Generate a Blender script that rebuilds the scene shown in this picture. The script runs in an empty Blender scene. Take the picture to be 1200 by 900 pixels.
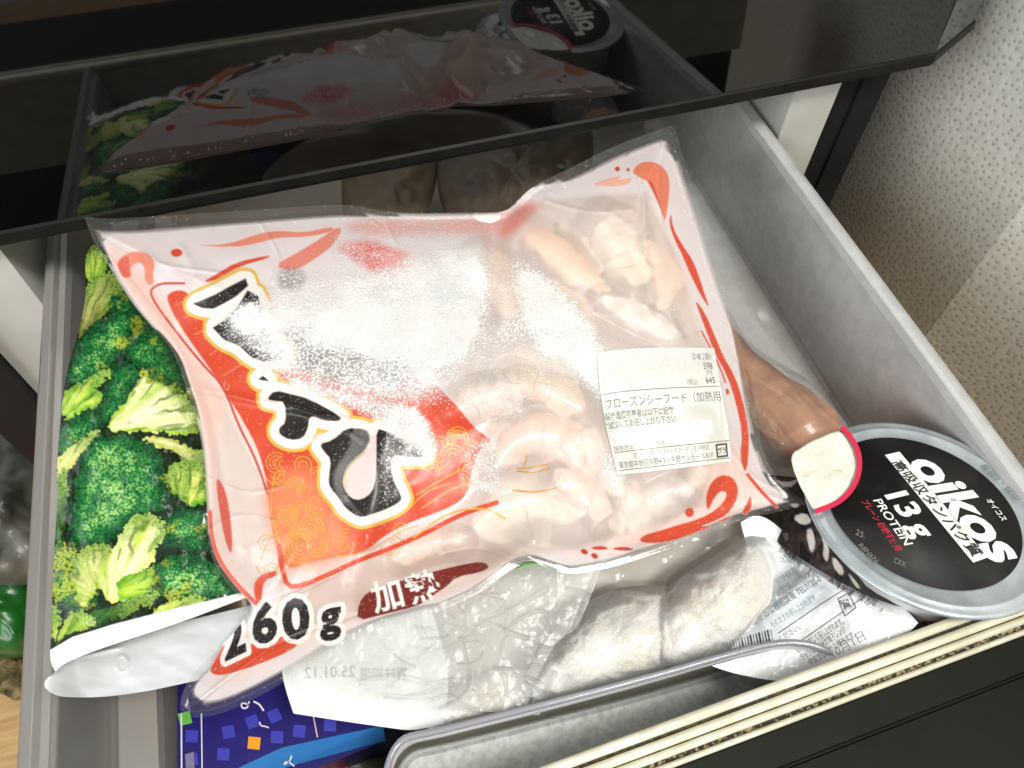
import bpy, bmesh, math
import numpy as np
from mathutils import Matrix, Vector

scn = bpy.context.scene
COL = scn.collection
rng = np.random.default_rng(7)

# ------------------------------------------------------------------ camera
M = np.array([[0.95864553, 0.23031287, -0.16719668],
              [-0.2844188, 0.79639654, -0.53372136],
              [0.01023196, 0.55920347, 0.8289673]])
CAMP = np.array([0.0, 0.0, 0.25])
cam = bpy.data.cameras.new('camera')
cam.sensor_width = 36.0
cam.lens = 27.0
cam.clip_start = 0.005
cam.clip_end = 50
camo = bpy.data.objects.new('camera', cam)
COL.objects.link(camo)
mw = Matrix.Identity(4)
for i in range(3):
    for j in range(3):
        mw[i][j] = M[i, j]
    mw[i][3] = CAMP[i]
camo.matrix_world = mw
scn.camera = camo

# ------------------------------------------------------------------ light
scn.view_settings.view_transform = 'Standard'
scn.view_settings.look = 'None'
scn.view_settings.exposure = 0.0
scn.view_settings.gamma = 1.0
world = bpy.data.worlds.new('World')
scn.world = world
world.use_nodes = True
bg = world.node_tree.nodes['Background']
bg.inputs[0].default_value = (0.93, 0.97, 1.0, 1)
bg.inputs[1].default_value = 0.42
def area(name, loc, target, size, power, color):
    l = bpy.data.lights.new(name, 'AREA')
    l.shape = 'RECTANGLE'
    l.size, l.size_y = size
    l.energy = power
    l.color = color
    o = bpy.data.objects.new(name, l)
    COL.objects.link(o)
    o.location = loc
    o.rotation_euler = (Vector(target) - Vector(loc)).to_track_quat('-Z', 'Y').to_euler()
    return o
area('kitchen_ceiling_light', (0.42, -0.46, 1.60), (0.03, 0.15, 0), (0.55, 0.35), 29, (1.0, 0.975, 0.93))
area('left_fill_light', (-1.5, -0.7, 0.9), (0.2, 0.2, 0), (1.2, 0.9), 29, (0.97, 0.98, 1.0))  # soft fill lamp added at the left to brighten wall and right drawer side
cy = scn.cycles
cy.transparent_max_bounces = 24
cy.max_bounces = 10
cy.transmission_bounces = 8
cy.glossy_bounces = 4
cy.caustics_reflective = False
cy.caustics_refractive = False

# ------------------------------------------------------------------ maths helpers
def rays(px, py):
    px = np.asarray(px, float); py = np.asarray(py, float)
    c = np.stack([px - 600, 450 - py, np.full_like(px, -900.0)], -1)
    return c @ M.T
def P(px, py, z):
    """point of the place at height z that the photograph shows at px, py"""
    w = rays(px, py)
    t = (np.asarray(z, float) - CAMP[2]) / w[..., 2]
    return CAMP + w * t[..., None]
def PP(px, py, c0, n):
    w = rays(px, py)
    t = ((np.asarray(c0) - CAMP) @ n) / (w @ n)
    return CAMP + w * np.asarray(t)[..., None]
def srgb(r, g, b, k=1.0):
    o = []
    for v in (r, g, b):
        v /= 255.0
        o.append(k * (v / 12.92 if v <= 0.04045 else ((v + 0.055) / 1.055) ** 2.4))
    return tuple(o)
def sstep(a, b, x):
    t = np.clip((x - a) / (b - a), 0, 1)
    return t * t * (3 - 2 * t)
def hsh(ix, iy, s):
    h = (ix.astype(np.int64) * 374761393 + iy.astype(np.int64) * 668265263 + s * 974634533) & 0x7fffffff
    h = ((h ^ (h >> 13)) * 1274126177) & 0x7fffffff
    return ((h ^ (h >> 16)) & 0xffff) / 65535.0
def vnoise(x, y, s=0):
    ix = np.floor(x); iy = np.floor(y)
    fx = x - ix; fy = y - iy
    fx = fx * fx * (3 - 2 * fx); fy = fy * fy * (3 - 2 * fy)
    a = hsh(ix, iy, s); b = hsh(ix + 1, iy, s); c = hsh(ix, iy + 1, s); d = hsh(ix + 1, iy + 1, s)
    return (a * (1 - fx) + b * fx) * (1 - fy) + (c * (1 - fx) + d * fx) * fy
def fbm(x, y, s=0, o=3):
    t = 0; a = 0.5; n = 0
    for i in range(o):
        t = t + a * vnoise(x * 2 ** i, y * 2 ** i, s + i); n += a; a *= 0.5
    return t / n
def worley(x, y, s=0):
    ix = np.floor(x); iy = np.floor(y)
    best = np.full(np.shape(x), 9.0); idv = np.zeros(np.shape(x))
    for dx in (-1, 0, 1):
        for dy in (-1, 0, 1):
            jx = ix + dx; jy = iy + dy
            d = (jx + hsh(jx, jy, s) - x) ** 2 + (jy + hsh(jx, jy, s + 9) - y) ** 2
            h = hsh(jx, jy, s + 5)
            m = d < best
            best = np.where(m, d, best); idv = np.where(m, h, idv)
    return np.sqrt(best), idv
def chaikin(p, n=2, closed=True):
    p = np.asarray(p, float)
    for _ in range(n):
        if closed:
            q = np.roll(p, -1, 0)
            p = np.stack([0.75 * p + 0.25 * q, 0.25 * p + 0.75 * q], 1).reshape(-1, p.shape[1])
        else:
            a, b = p[:-1], p[1:]
            m = np.stack([0.75 * a + 0.25 * b, 0.25 * a + 0.75 * b], 1).reshape(-1, p.shape[1])
            p = np.vstack([p[:1], m[1:-1], p[-1:]])
    return p
def seg_dist(segs, X, Y):
    """distance of points to segments, and even-odd inside flag"""
    d2 = np.full(X.shape, 1e12); ins = np.zeros(X.shape, bool)
    for (x0, y0, x1, y1) in segs:
        ex, ey = x1 - x0, y1 - y0
        L = ex * ex + ey * ey + 1e-12
        t = np.clip(((X - x0) * ex + (Y - y0) * ey) / L, 0, 1)
        d2 = np.minimum(d2, (X - x0 - t * ex) ** 2 + (Y - y0 - t * ey) ** 2)
        if y0 != y1:
            c = ((y0 > Y) != (y1 > Y)) & (X < ex * (Y - y0) / ey + x0)
            ins ^= c
    return np.sqrt(d2), ins
def segs_of(p, closed=True):
    q = np.roll(p, -1, 0)
    s = np.hstack([p, q])
    return s if closed else s[:-1]

class Print:
    """a flat print rasterised onto the vertices of a sheet (colour and opacity of the ink)"""
    def __init__(s, X, Y, base, cov=1.0):
        s.X = X.ravel(); s.Y = Y.ravel(); n = s.X.size
        s.c = np.tile(np.array(base, float), (n, 1)); s.a = np.full(n, float(cov))
    def _sub(s, segs, pad):
        x0 = min(segs[:, 0].min(), segs[:, 2].min()) - pad; x1 = max(segs[:, 0].max(), segs[:, 2].max()) + pad
        y0 = min(segs[:, 1].min(), segs[:, 3].min()) - pad; y1 = max(segs[:, 1].max(), segs[:, 3].max()) + pad
        return np.nonzero((s.X > x0) & (s.X < x1) & (s.Y > y0) & (s.Y < y1))[0]
    def put(s, idx, m, col, cov=None):
        m = m[:, None]
        if col is not None:
            s.c[idx] = s.c[idx] * (1 - m) + np.asarray(col) * m
        if cov is not None:
            s.a[idx] = s.a[idx] * (1 - m[:, 0]) + cov * m[:, 0]
    def sd(s, poly, pad, closed=True):
        segs = segs_of(np.asarray(poly, float), closed)
        idx = s._sub(segs, pad)
        if idx.size == 0: return idx, np.zeros(0)
        d, ins = seg_dist(segs, s.X[idx], s.Y[idx])
        return idx, np.where(ins, -d, d) if closed else d
    def fill(s, poly, col, cov=0.95, soft=0.9, sm=2, alpha=1.0):
        idx, d = s.sd(chaikin(poly, sm) if sm else poly, soft * 2 + 1)
        if idx.size: s.put(idx, alpha * (1 - sstep(-soft, soft, d)), col, cov)
    def stroke(s, line, w, col, cov=0.95, soft=0.7, sm=2, alpha=1.0):
        idx, d = s.sd(chaikin(line, sm, False) if sm else line, w + soft * 2, False)
        if idx.size: s.put(idx, alpha * (1 - sstep(w / 2 - soft, w / 2 + soft, d)), col, cov)
    def outline(s, polys, rings):
        for w, col in rings:
            for p in polys: 
                idx, d = s.sd(chaikin(p, 1), w + 3)
                if idx.size: s.put(idx, 1 - sstep(w - .8, w + .8, d), col, 0.96)
    def text(s, body, org, ex, ey, col, bold=0.0, rings=(), soft=0.6, fit=None, cov=0.96):
        V, F, E = text_geo(body, bold)
        if len(V) == 0: return
        V = V.copy()
        if fit: V[:, 0] *= fit / max(V[:, 0].max(), 1e-6)
        A = np.array(org) + V[:, :1] * np.array(ex) + V[:, 1:] * np.array(ey)
        segs = np.hstack([A[E[:, 0]], A[E[:, 1]]])
        pad = max([r[0] for r in rings] + [0]) + 2
        idx = s._sub(segs, pad)
        if idx.size == 0: return
        d, ins = seg_dist(segs, s.X[idx], s.Y[idx])
        d = np.where(ins, -d, d)
        for w, c in rings: s.put(idx, 1 - sstep(w - .7, w + .7, d), c, cov)
        s.put(idx, 1 - sstep(-soft, soft, d), col, cov)

_tc = {}
def text_geo(body, bold=0.0):
    k = (body, bold)
    if k in _tc: return _tc[k]
    cu = bpy.data.curves.new('lettering', 'FONT')
    cu.body = body; cu.offset = bold; cu.resolution_u = 3
    o = bpy.data.objects.new('lettering', cu)
    COL.objects.link(o)
    dg = bpy.context.evaluated_depsgraph_get()
    me = o.evaluated_get(dg).to_mesh()
    V = np.array([v.co[:2] for v in me.vertices]).reshape(-1, 2)
    F = [tuple(p.vertices) for p in me.polygons]
    cnt = {}
    for f in F:
        for a, b in zip(f, f[1:] + f[:1]):
            e = (min(a, b), max(a, b)); cnt[e] = cnt.get(e, 0) + 1
    E = np.array([e for e, c in cnt.items() if c == 1] or np.zeros((0, 2), int)).reshape(-1, 2)
    o.evaluated_get(dg).to_mesh_clear()
    bpy.data.objects.remove(o); bpy.data.curves.remove(cu)
    _tc[k] = (V, F, E)
    return _tc[k]

# ------------------------------------------------------------------ object helpers
def mesh_obj(name, V, F, mat, parent=None, smooth=True, attrs=None):
    me = bpy.data.meshes.new(name)
    V = np.asarray(V, float)
    if isinstance(F, np.ndarray):
        n, k = F.shape
        me.vertices.add(len(V)); me.vertices.foreach_set('co', V.ravel())
        me.loops.add(n * k); me.loops.foreach_set('vertex_index', F.ravel().astype(np.int32))
        me.polygons.add(n)
        me.polygons.foreach_set('loop_start', np.arange(0, n * k, k, dtype=np.int32))
        me.polygons.foreach_set('loop_total', np.full(n, k, dtype=np.int32))
        me.update(calc_edges=True)
    else:
        me.from_pydata([tuple(v) for v in V], [], F)
    me.validate()
    if smooth: me.polygons.foreach_set('use_smooth', np.ones(len(me.polygons), bool))
    for an, av in (attrs or {}).items():
        av = np.asarray(av, float)
        if av.ndim == 1:
            a = me.attributes.new(an, 'FLOAT', 'POINT'); a.data.foreach_set('value', av.astype(np.float32))
        else:
            a = me.attributes.new(an, 'FLOAT_COLOR', 'POINT')
            a.data.foreach_set('color', np.hstack([av, np.ones((len(av), 1))]).astype(np.float32).ravel())
    me.materials.append(mat)
    o = bpy.data.objects.new(name, me)
    COL.objects.link(o)
    if parent is not None:
        o.parent = parent
        o.matrix_parent_inverse = Matrix.Translation(parent.location).inverted()
    return o
def thing(name, label, cat, loc, group=None):
    o = bpy.data.objects.new(name, None)
    o.empty_display_size = 0.01
    COL.objects.link(o)
    o.location = tuple(float(v) for v in loc)
    tag(o, label, cat, group)
    return o
def tag(o, label, cat, group=None):
    o['label'] = label; o['category'] = cat
    if group: o['group'] = group
    return o
def grid_faces(nu, nv):
    i = np.arange(nu - 1)[:, None]; j = np.arange(nv - 1)[None, :]
    a = (i * nv + j)
    return np.stack([a, a + 1, a + nv + 1, a + nv], -1).reshape(-1, 4)
def resample(p, n):
    p = np.asarray(p, float)
    L = np.r_[0, np.cumsum(np.linalg.norm(np.diff(p, axis=0), axis=1))]
    t = np.linspace(0, L[-1], n)
    return np.stack([np.interp(t, L, p[:, k]) for k in range(p.shape[1])], 1)
def coons(top, right, bottom, left, nu, nv, sm=2):
    """curves given top: left>right, right: top>bottom, bottom: left>right, left: top>bottom"""
    T, B = (resample(chaikin(c, sm, False), nu) for c in (top, bottom))
    Lf, R = (resample(chaikin(c, sm, False), nv) for c in (left, right))
    u = np.linspace(0, 1, nu)[:, None, None]; v = np.linspace(0, 1, nv)[None, :, None]
    S = (1 - v) * T[:, None] + v * B[:, None] + (1 - u) * Lf[None] + u * R[None]
    S = S - ((1 - u) * (1 - v) * T[0] + u * (1 - v) * T[-1] + (1 - u) * v * B[0] + u * v * B[-1])
    return S[..., 0], S[..., 1]
def mesh_join(parts):
    V = []; F = []; n = 0
    for v, f in parts:
        V += [tuple(x) for x in v]; F += [tuple(i + n for i in q) for q in f]; n += len(v)
    return V, F
def box_geo(x0, x1, y0, y1, z0, z1):
    v = [(x, y, z) for x in (x0, x1) for y in (y0, y1) for z in (z0, z1)]
    return v, [(0, 1, 3, 2), (4, 6, 7, 5), (0, 4, 5, 1), (2, 3, 7, 6), (0, 2, 6, 4), (1, 5, 7, 3)]
def extrude_profile(prof, a, b, closed=True, right=None):
    """profile of (offset along right, z) swept from a to b"""
    a = np.asarray(a, float); b = np.asarray(b, float)
    d = (b - a) / np.linalg.norm(b - a)
    r = np.array([-d[1], d[0], 0]) if right is None else np.asarray(right)
    n = len(prof)
    V = [tuple(e + r * p[0] + np.array([0, 0, p[1]])) for e in (a, b) for p in prof]
    F = [(i, (i + 1) % n, n + (i + 1) % n, n + i) for i in range(n if closed else n - 1)]
    if closed: F += [tuple(range(n - 1, -1, -1)), tuple(range(n, 2 * n))]
    return V, F
def tube(path, rad, seg=10, squash=1.0, noise=0.0, seed=0):
    path = np.asarray(path, float); rad = np.asarray(rad, float)
    n = len(path); V = []; F = []
    T = np.gradient(path, axis=0); T /= np.linalg.norm(T, axis=1)[:, None] + 1e-12
    r_ = np.random.default_rng(seed)
    for i in range(n):
        up = np.array([0, 0, 1.0]); s = np.cross(T[i], up); s /= np.linalg.norm(s) + 1e-12
        u = np.cross(s, T[i])
        for k in range(seg):
            a = 2 * math.pi * k / seg
            rr = rad[i] * (1 + noise * r_.normal())
            V.append(path[i] + rr * (math.cos(a) * s + squash * math.sin(a) * u))
    for i in range(n - 1):
        for k in range(seg):
            F.append((i * seg + k, i * seg + (k + 1) % seg, (i + 1) * seg + (k + 1) % seg, (i + 1) * seg + k))
    V.append(path[0]); V.append(path[-1]); a, b = len(V) - 2, len(V) - 1
    for k in range(seg):
        F.append((a, (k + 1) % seg, k)); F.append((b, (n - 1) * seg + k, (n - 1) * seg + (k + 1) % seg))
    return V, F
def dome(poly, zb, h, rings=22, seg=90, sm=3, power=0.5, rough=0.0, rscale=0.05, seed=0, under=0.5, zt=None):
    """closed lump over an outline: bulging top and a flatter underside"""
    b = resample(np.vstack([chaikin(poly, sm), chaikin(poly, sm)[:1]]), seg + 1)[:-1]
    c = b.mean(0); V = []; F = []
    for side in (1, -1):
        for i in range(rings if side == 1 else rings - 1):
            t = math.sin((i) / (rings - 1) * math.pi / 2) if side == 1 else math.sin((rings - 2 - i) / (rings - 1) * math.pi / 2)
            q = c + (b - c) * max(t, 0.02)
            hh = (1 - t * t) ** power
            z = zb + (h * hh if side == 1 else -under * h * hh)
            if side == 1:
                z = z + rough * (fbm(q[:, 0] * rscale, q[:, 1] * rscale, seed, 4) - 0.5) * min(1, 2.5 * (1 - t) + .15)
            zz = z if zt is None else z + zt(q[:, 0], q[:, 1])
            V.append(P(q[:, 0], q[:, 1], np.broadcast_to(zz, (seg,))))
    V = np.vstack(V); nr = 2 * rings - 1
    for i in range(nr - 1):
        for k in range(seg):
            F.append((i * seg + k, (i + 1) * seg + k, (i + 1) * seg + (k + 1) % seg, i * seg + (k + 1) % seg))
    F.append(tuple(range(seg))); F.append(tuple(range((nr - 1) * seg + seg - 1, (nr - 1) * seg - 1, -1)))
    return V, F
def poly_plane(px, c0, n, lift, thick=0.0):
    """outline laid on a plane, with a thickness"""
    px = np.asarray(px, float)
    A = PP(px[:, 0], px[:, 1], c0, n) + n * lift
    k = len(A)
    if not thick: return A, [tuple(range(k))[::-1]]
    V = np.vstack([A, A - n * thick])
    F = [tuple(range(k))[::-1], tuple(range(k, 2 * k))] + [(i, (i + 1) % k, k + (i + 1) % k, k + i) for i in range(k)]
    return V, F

# ------------------------------------------------------------------ materials
def new_mat(name):
    m = bpy.data.materials.new(name); m.use_nodes = True
    nt = m.node_tree
    return m, nt, nt.nodes['Principled BSDF'], nt.nodes['Material Output']
def nd(nt, t, **kw):
    n = nt.nodes.new(t)
    for k, v in kw.items():
        if k in n.inputs: n.inputs[k].default_value = v
        else: setattr(n, k, v)
    return n
def noise_node(nt, scale, detail=3, rough=0.5):
    tc = nd(nt, 'ShaderNodeTexCoord')
    n = nd(nt, 'ShaderNodeTexNoise'); n.inputs['Scale'].default_value = scale
    n.inputs['Detail'].default_value = detail; n.inputs['Roughness'].default_value = rough
    nt.links.new(tc.outputs['Object'], n.inputs['Vector'])
    return n
def ramp(nt, src, p0, c0, p1, c1):
    r = nd(nt, 'ShaderNodeValToRGB')
    r.color_ramp.elements[0].position = p0; r.color_ramp.elements[0].color = (*c0, 1)
    r.color_ramp.elements[1].position = p1; r.color_ramp.elements[1].color = (*c1, 1)
    nt.links.new(src, r.inputs[0])
    return r
def mat_basic(name, c0, c1=None, rough=0.5, scale=60, bump=0.0, bscale=300, spec=0.5, metal=0.0, coat=0.0, detail=4, lo=.35, hi=.65, sss=0.0, sssc=(1, .5, .3)):
    m, nt, b, out = new_mat(name)
    b.inputs['Roughness'].default_value = rough
    b.inputs['Metallic'].default_value = metal
    b.inputs['Specular IOR Level'].default_value = spec
    b.inputs['Coat Weight'].default_value = coat
    b.inputs['Coat Roughness'].default_value = 0.08
    if sss:
        b.inputs['Subsurface Weight'].default_value = sss
        b.inputs['Subsurface Radius'].default_value = sssc
        b.inputs['Subsurface Scale'].default_value = 0.006
    n = noise_node(nt, scale, detail)
    r = ramp(nt, n.outputs['Fac'], lo, c0, hi, c1 or tuple(v * 0.8 for v in c0))
    nt.links.new(r.outputs[0], b.inputs['Base Color'])
    if bump:
        n2 = noise_node(nt, bscale, 4)
        bp = nd(nt, 'ShaderNodeBump', Strength=bump); bp.inputs['Distance'].default_value = 0.001
        nt.links.new(n2.outputs['Fac'], bp.inputs['Height'])
        nt.links.new(bp.outputs[0], b.inputs['Normal'])
    return m
def mat_film(name, tint=(0.9, 0.9, 0.9), haze=0.12, rough=0.15, bump=0.15, bscale=120, gloss=1.0, frostscale=0, frostcut=0.6, frost_amt=0.8):
    """clear plastic: see-through, a little milky, with a sheen"""
    m, nt, b, out = new_mat(name)
    b.inputs['Base Color'].default_value = (*tint, 1); b.inputs['Roughness'].default_value = 0.4
    tr = nd(nt, 'ShaderNodeBsdfTransparent'); tr.inputs[0].default_value = (*[0.6 + .4 * v for v in tint], 1)
    gl = nd(nt, 'ShaderNodeBsdfGlossy', Roughness=rough)
    fr = nd(nt, 'ShaderNodeFresnel', IOR=1.45)
    n = noise_node(nt, bscale, 4)
    bp = nd(nt, 'ShaderNodeBump', Strength=bump); bp.inputs['Distance'].default_value = 0.002
    nt.links.new(n.outputs['Fac'], bp.inputs['Height'])
    for x in (gl, fr, b): nt.links.new(bp.outputs[0], x.inputs['Normal'])
    tls = nd(nt, 'ShaderNodeBsdfTranslucent'); tls.inputs[0].default_value = (*tint, 1)
    m0 = nd(nt, 'ShaderNodeMixShader'); m0.inputs[0].default_value = .45
    nt.links.new(b.outputs[0], m0.inputs[1]); nt.links.new(tls.outputs[0], m0.inputs[2])
    m1 = nd(nt, 'ShaderNodeMixShader'); m1.inputs[0].default_value = haze
    nt.links.new(tr.outputs[0], m1.inputs[1]); nt.links.new(m0.outputs[0], m1.inputs[2])
    if frostscale:
        n3 = noise_node(nt, frostscale, 4, .65)
        n4 = noise_node(nt, 18, 3)
        ad = nd(nt, 'ShaderNodeMath', operation='ADD'); nt.links.new(n3.outputs['Fac'], ad.inputs[0]); nt.links.new(n4.outputs['Fac'], ad.inputs[1])
        r = ramp(nt, ad.outputs[0], frostcut, (haze,) * 3, frostcut + .25, (frost_amt,) * 3)
        r.color_ramp.elements[0].position = min(frostcut, .99)
        mm = nd(nt, 'ShaderNodeMath', operation='MULTIPLY'); mm.inputs[1].default_value = 0.7
        nt.links.new(ad.outputs[0], mm.inputs[0]); nt.links.new(mm.outputs[0], r.inputs[0])
        nt.links.new(r.outputs[0], m1.inputs[0])
    mg = nd(nt, 'ShaderNodeMath', operation='MULTIPLY'); mg.inputs[1].default_value = gloss
    nt.links.new(fr.outputs[0], mg.inputs[0])
    m2 = nd(nt, 'ShaderNodeMixShader')
    nt.links.new(mg.outputs[0], m2.inputs[0]); nt.links.new(m1.outputs[0], m2.inputs[1]); nt.links.new(gl.outputs[0], m2.inputs[2])
    nt.links.new(m2.outputs[0], out.inputs[0])
    return m
def mat_print(name, rough=0.32, grain=1500, bump=0.12, bscale=90, coat=0.35, frost=True, clear=True, metal=0.0, minop=0.13, trans=0.0):
    """printed film: ink colour and ink cover come from the sheet, ice crystals lie under it"""
    m, nt, b, out = new_mat(name)
    L = nt.links.new
    a = nd(nt, 'ShaderNodeAttribute', attribute_name='ink')
    b.inputs['Roughness'].default_value = rough
    b.inputs['Metallic'].default_value = metal
    b.inputs['Coat Weight'].default_value = coat; b.inputs['Coat Roughness'].default_value = 0.12
    n2 = noise_node(nt, bscale, 4)
    bp = nd(nt, 'ShaderNodeBump', Strength=bump); bp.inputs['Distance'].default_value = 0.002
    L(n2.outputs['Fac'], bp.inputs['Height']); L(bp.outputs[0], b.inputs['Normal'])
    colour = a.outputs['Color']; mask = None
    if frost:
        f = nd(nt, 'ShaderNodeAttribute', attribute_name='ice')
        n = noise_node(nt, grain, 2.5, .6)
        mr = nd(nt, 'ShaderNodeMapRange'); mr.inputs['From Min'].default_value = .3; mr.inputs['From Max'].default_value = .7
        L(n.outputs['Fac'], mr.inputs['Value'])
        ad = nd(nt, 'ShaderNodeMath', operation='ADD'); L(mr.outputs[0], ad.inputs[0]); L(f.outputs['Fac'], ad.inputs[1])
        ms = nd(nt, 'ShaderNodeMapRange', interpolation_type='SMOOTHSTEP')
        ms.inputs['From Min'].default_value = .74; ms.inputs['From Max'].default_value = 1.38
        L(ad.outputs[0], ms.inputs['Value'])
        fg = nd(nt, 'ShaderNodeMapRange', interpolation_type='SMOOTHSTEP'); fg.inputs['From Min'].default_value = .12; fg.inputs['From Max'].default_value = 1.25; fg.inputs['To Max'].default_value = .92
        L(f.outputs['Fac'], fg.inputs['Value'])
        mk = nd(nt, 'ShaderNodeMath', operation='MAXIMUM'); L(ms.outputs[0], mk.inputs[0]); L(fg.outputs[0], mk.inputs[1]); mask = mk.outputs[0]
        n5 = noise_node(nt, 90, 4, .6)
        ad2 = nd(nt, 'ShaderNodeMath', operation='ADD'); L(n.outputs['Fac'], ad2.inputs[0]); L(n5.outputs['Fac'], ad2.inputs[1])
        rr_ = ramp(nt, ad2.outputs[0], .36, (.74, .77, .78), .55, (.98, .985, .97))
        hf = nd(nt, 'ShaderNodeMath', operation='MULTIPLY'); hf.inputs[1].default_value = .5; L(ad2.outputs[0], hf.inputs[0]); L(hf.outputs[0], rr_.inputs[0])
        mx = nd(nt, 'ShaderNodeMix', data_type='RGBA'); L(mask, mx.inputs['Factor']); L(colour, mx.inputs['A'])
        L(rr_.outputs[0], mx.inputs['B'])
        colour = mx.outputs['Result']
        bp2 = nd(nt, 'ShaderNodeBump', Strength=.6); bp2.inputs['Distance'].default_value = 0.0009
        mm = nd(nt, 'ShaderNodeMath', operation='MULTIPLY'); L(mask, mm.inputs[0]); L(n.outputs['Fac'], mm.inputs[1])
        L(mm.outputs[0], bp2.inputs['Height']); L(bp.outputs[0], bp2.inputs['Normal']); L(bp2.outputs[0], b.inputs['Normal'])
    L(colour, b.inputs['Base Color'])
    surf = b.outputs[0]
    if trans:
        tl_ = nd(nt, 'ShaderNodeBsdfTranslucent'); L(colour, tl_.inputs[0])
        mt = nd(nt, 'ShaderNodeMixShader'); mt.inputs[0].default_value = trans
        L(surf, mt.inputs[1]); L(tl_.outputs[0], mt.inputs[2]); surf = mt.outputs[0]
    if clear:
        cv = nd(nt, 'ShaderNodeAttribute', attribute_name='cover')
        op = nd(nt, 'ShaderNodeMath', operation='MAXIMUM'); op.inputs[1].default_value = minop; L(cv.outputs['Fac'], op.inputs[0])
        if mask is not None:
            m9 = nd(nt, 'ShaderNodeMath', operation='MULTIPLY'); m9.inputs[1].default_value = .96; L(mask, m9.inputs[0])
            o2 = nd(nt, 'ShaderNodeMath', operation='MAXIMUM'); L(op.outputs[0], o2.inputs[0]); L(m9.outputs[0], o2.inputs[1]); op = o2
        tr = nd(nt, 'ShaderNodeBsdfTransparent'); tr.inputs[0].default_value = (.97, .97, .97, 1)
        gl = nd(nt, 'ShaderNodeBsdfGlossy', Roughness=.14); L(bp.outputs[0], gl.inputs['Normal'])
        fr = nd(nt, 'ShaderNodeFresnel', IOR=1.4); L(bp.outputs[0], fr.inputs['Normal'])
        m1 = nd(nt, 'ShaderNodeMixShader'); L(fr.outputs[0], m1.inputs[0]); L(tr.outputs[0], m1.inputs[1]); L(gl.outputs[0], m1.inputs[2])
        m2 = nd(nt, 'ShaderNodeMixShader'); L(op.outputs[0], m2.inputs[0]); L(m1.outputs[0], m2.inputs[1]); L(surf, m2.inputs[2])
        L(m2.outputs[0], out.inputs[0])
    return m
def mat_plain(name, c, rough=.5, spec=.5, metal=0.0):
    return mat_basic(name, c, tuple(v * .88 for v in c), rough, 40, 0, spec=spec, metal=metal)

K = {}
K['black_gloss'] = mat_basic('black_glass', (.002, .002, .002), (.003, .003, .003), .03, 8, spec=.75)
K['black_lip'] = mat_basic('black_plastic_lip', (.008, .008, .007), (.012, .012, .010), .45, 90, .05, 800, spec=.12)
K['black_panel'] = mat_basic('dark_front_panel', (.006, .007, .004), (.009, .010, .006), .45, 25, .03, 900, spec=.08)
K['black_frame'] = mat_basic('black_frame', (.008, .009, .010), (.013, .014, .015), .5, 30, spec=.15)
K['liner'] = mat_basic('white_liner', (.62, .62, .58), (.5, .5, .46), .4, 20)
K['gasket'] = mat_basic('cream_gasket', srgb(224, 220, 200), srgb(206, 201, 176), .45, 90, .1, 500)
K['mold'] = mat_basic('dirty_groove', srgb(34, 28, 16), srgb(150, 138, 104), .8, 700, .4, 900, detail=5, lo=.47, hi=.62)
K['groove'] = mat_basic('dark_groove', srgb(40, 36, 24), srgb(96, 88, 62), .8, 500, lo=.45, hi=.75)
K['tub'] = mat_film('grey_clear_plastic', (.84, .82, .78), .44, .16, .05, 60, 1.0)
K['tub_frost'] = mat_film('frosted_grey_plastic', (.97, .97, .95), .72, .10, .05, 110, 1.2, 130, .60, .88)
K['tray'] = mat_film('clear_tray_plastic', (.90, .89, .92), .90, .10, .03, 40, 1.0)
K['trayrim'] = mat_film('clear_tray_rim', (.66, .66, .72), .6, .06, .03, 40, 1.2)
K['frostfloor'] = mat_basic('frosted_floor', srgb(202, 206, 201), srgb(232, 235, 231), .6, 420, .4, 420, detail=5)
K['film'] = mat_film('clear_wrap', (.95, .95, .93), .20, .16, .14, 110, 1.0)
K['film_milky'] = mat_film('milky_wrap', (.92, .93, .90), .42, .28, .12, 90, .9)
K['white_film'] = mat_basic('white_film', (.70, .72, .73), (.64, .66, .67), .3, 30, .08, 60, coat=.3)
K['bag_back'] = mat_basic('bag_back_film', (.80, .66, .60), (.82, .72, .68), .4, 30)

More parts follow.
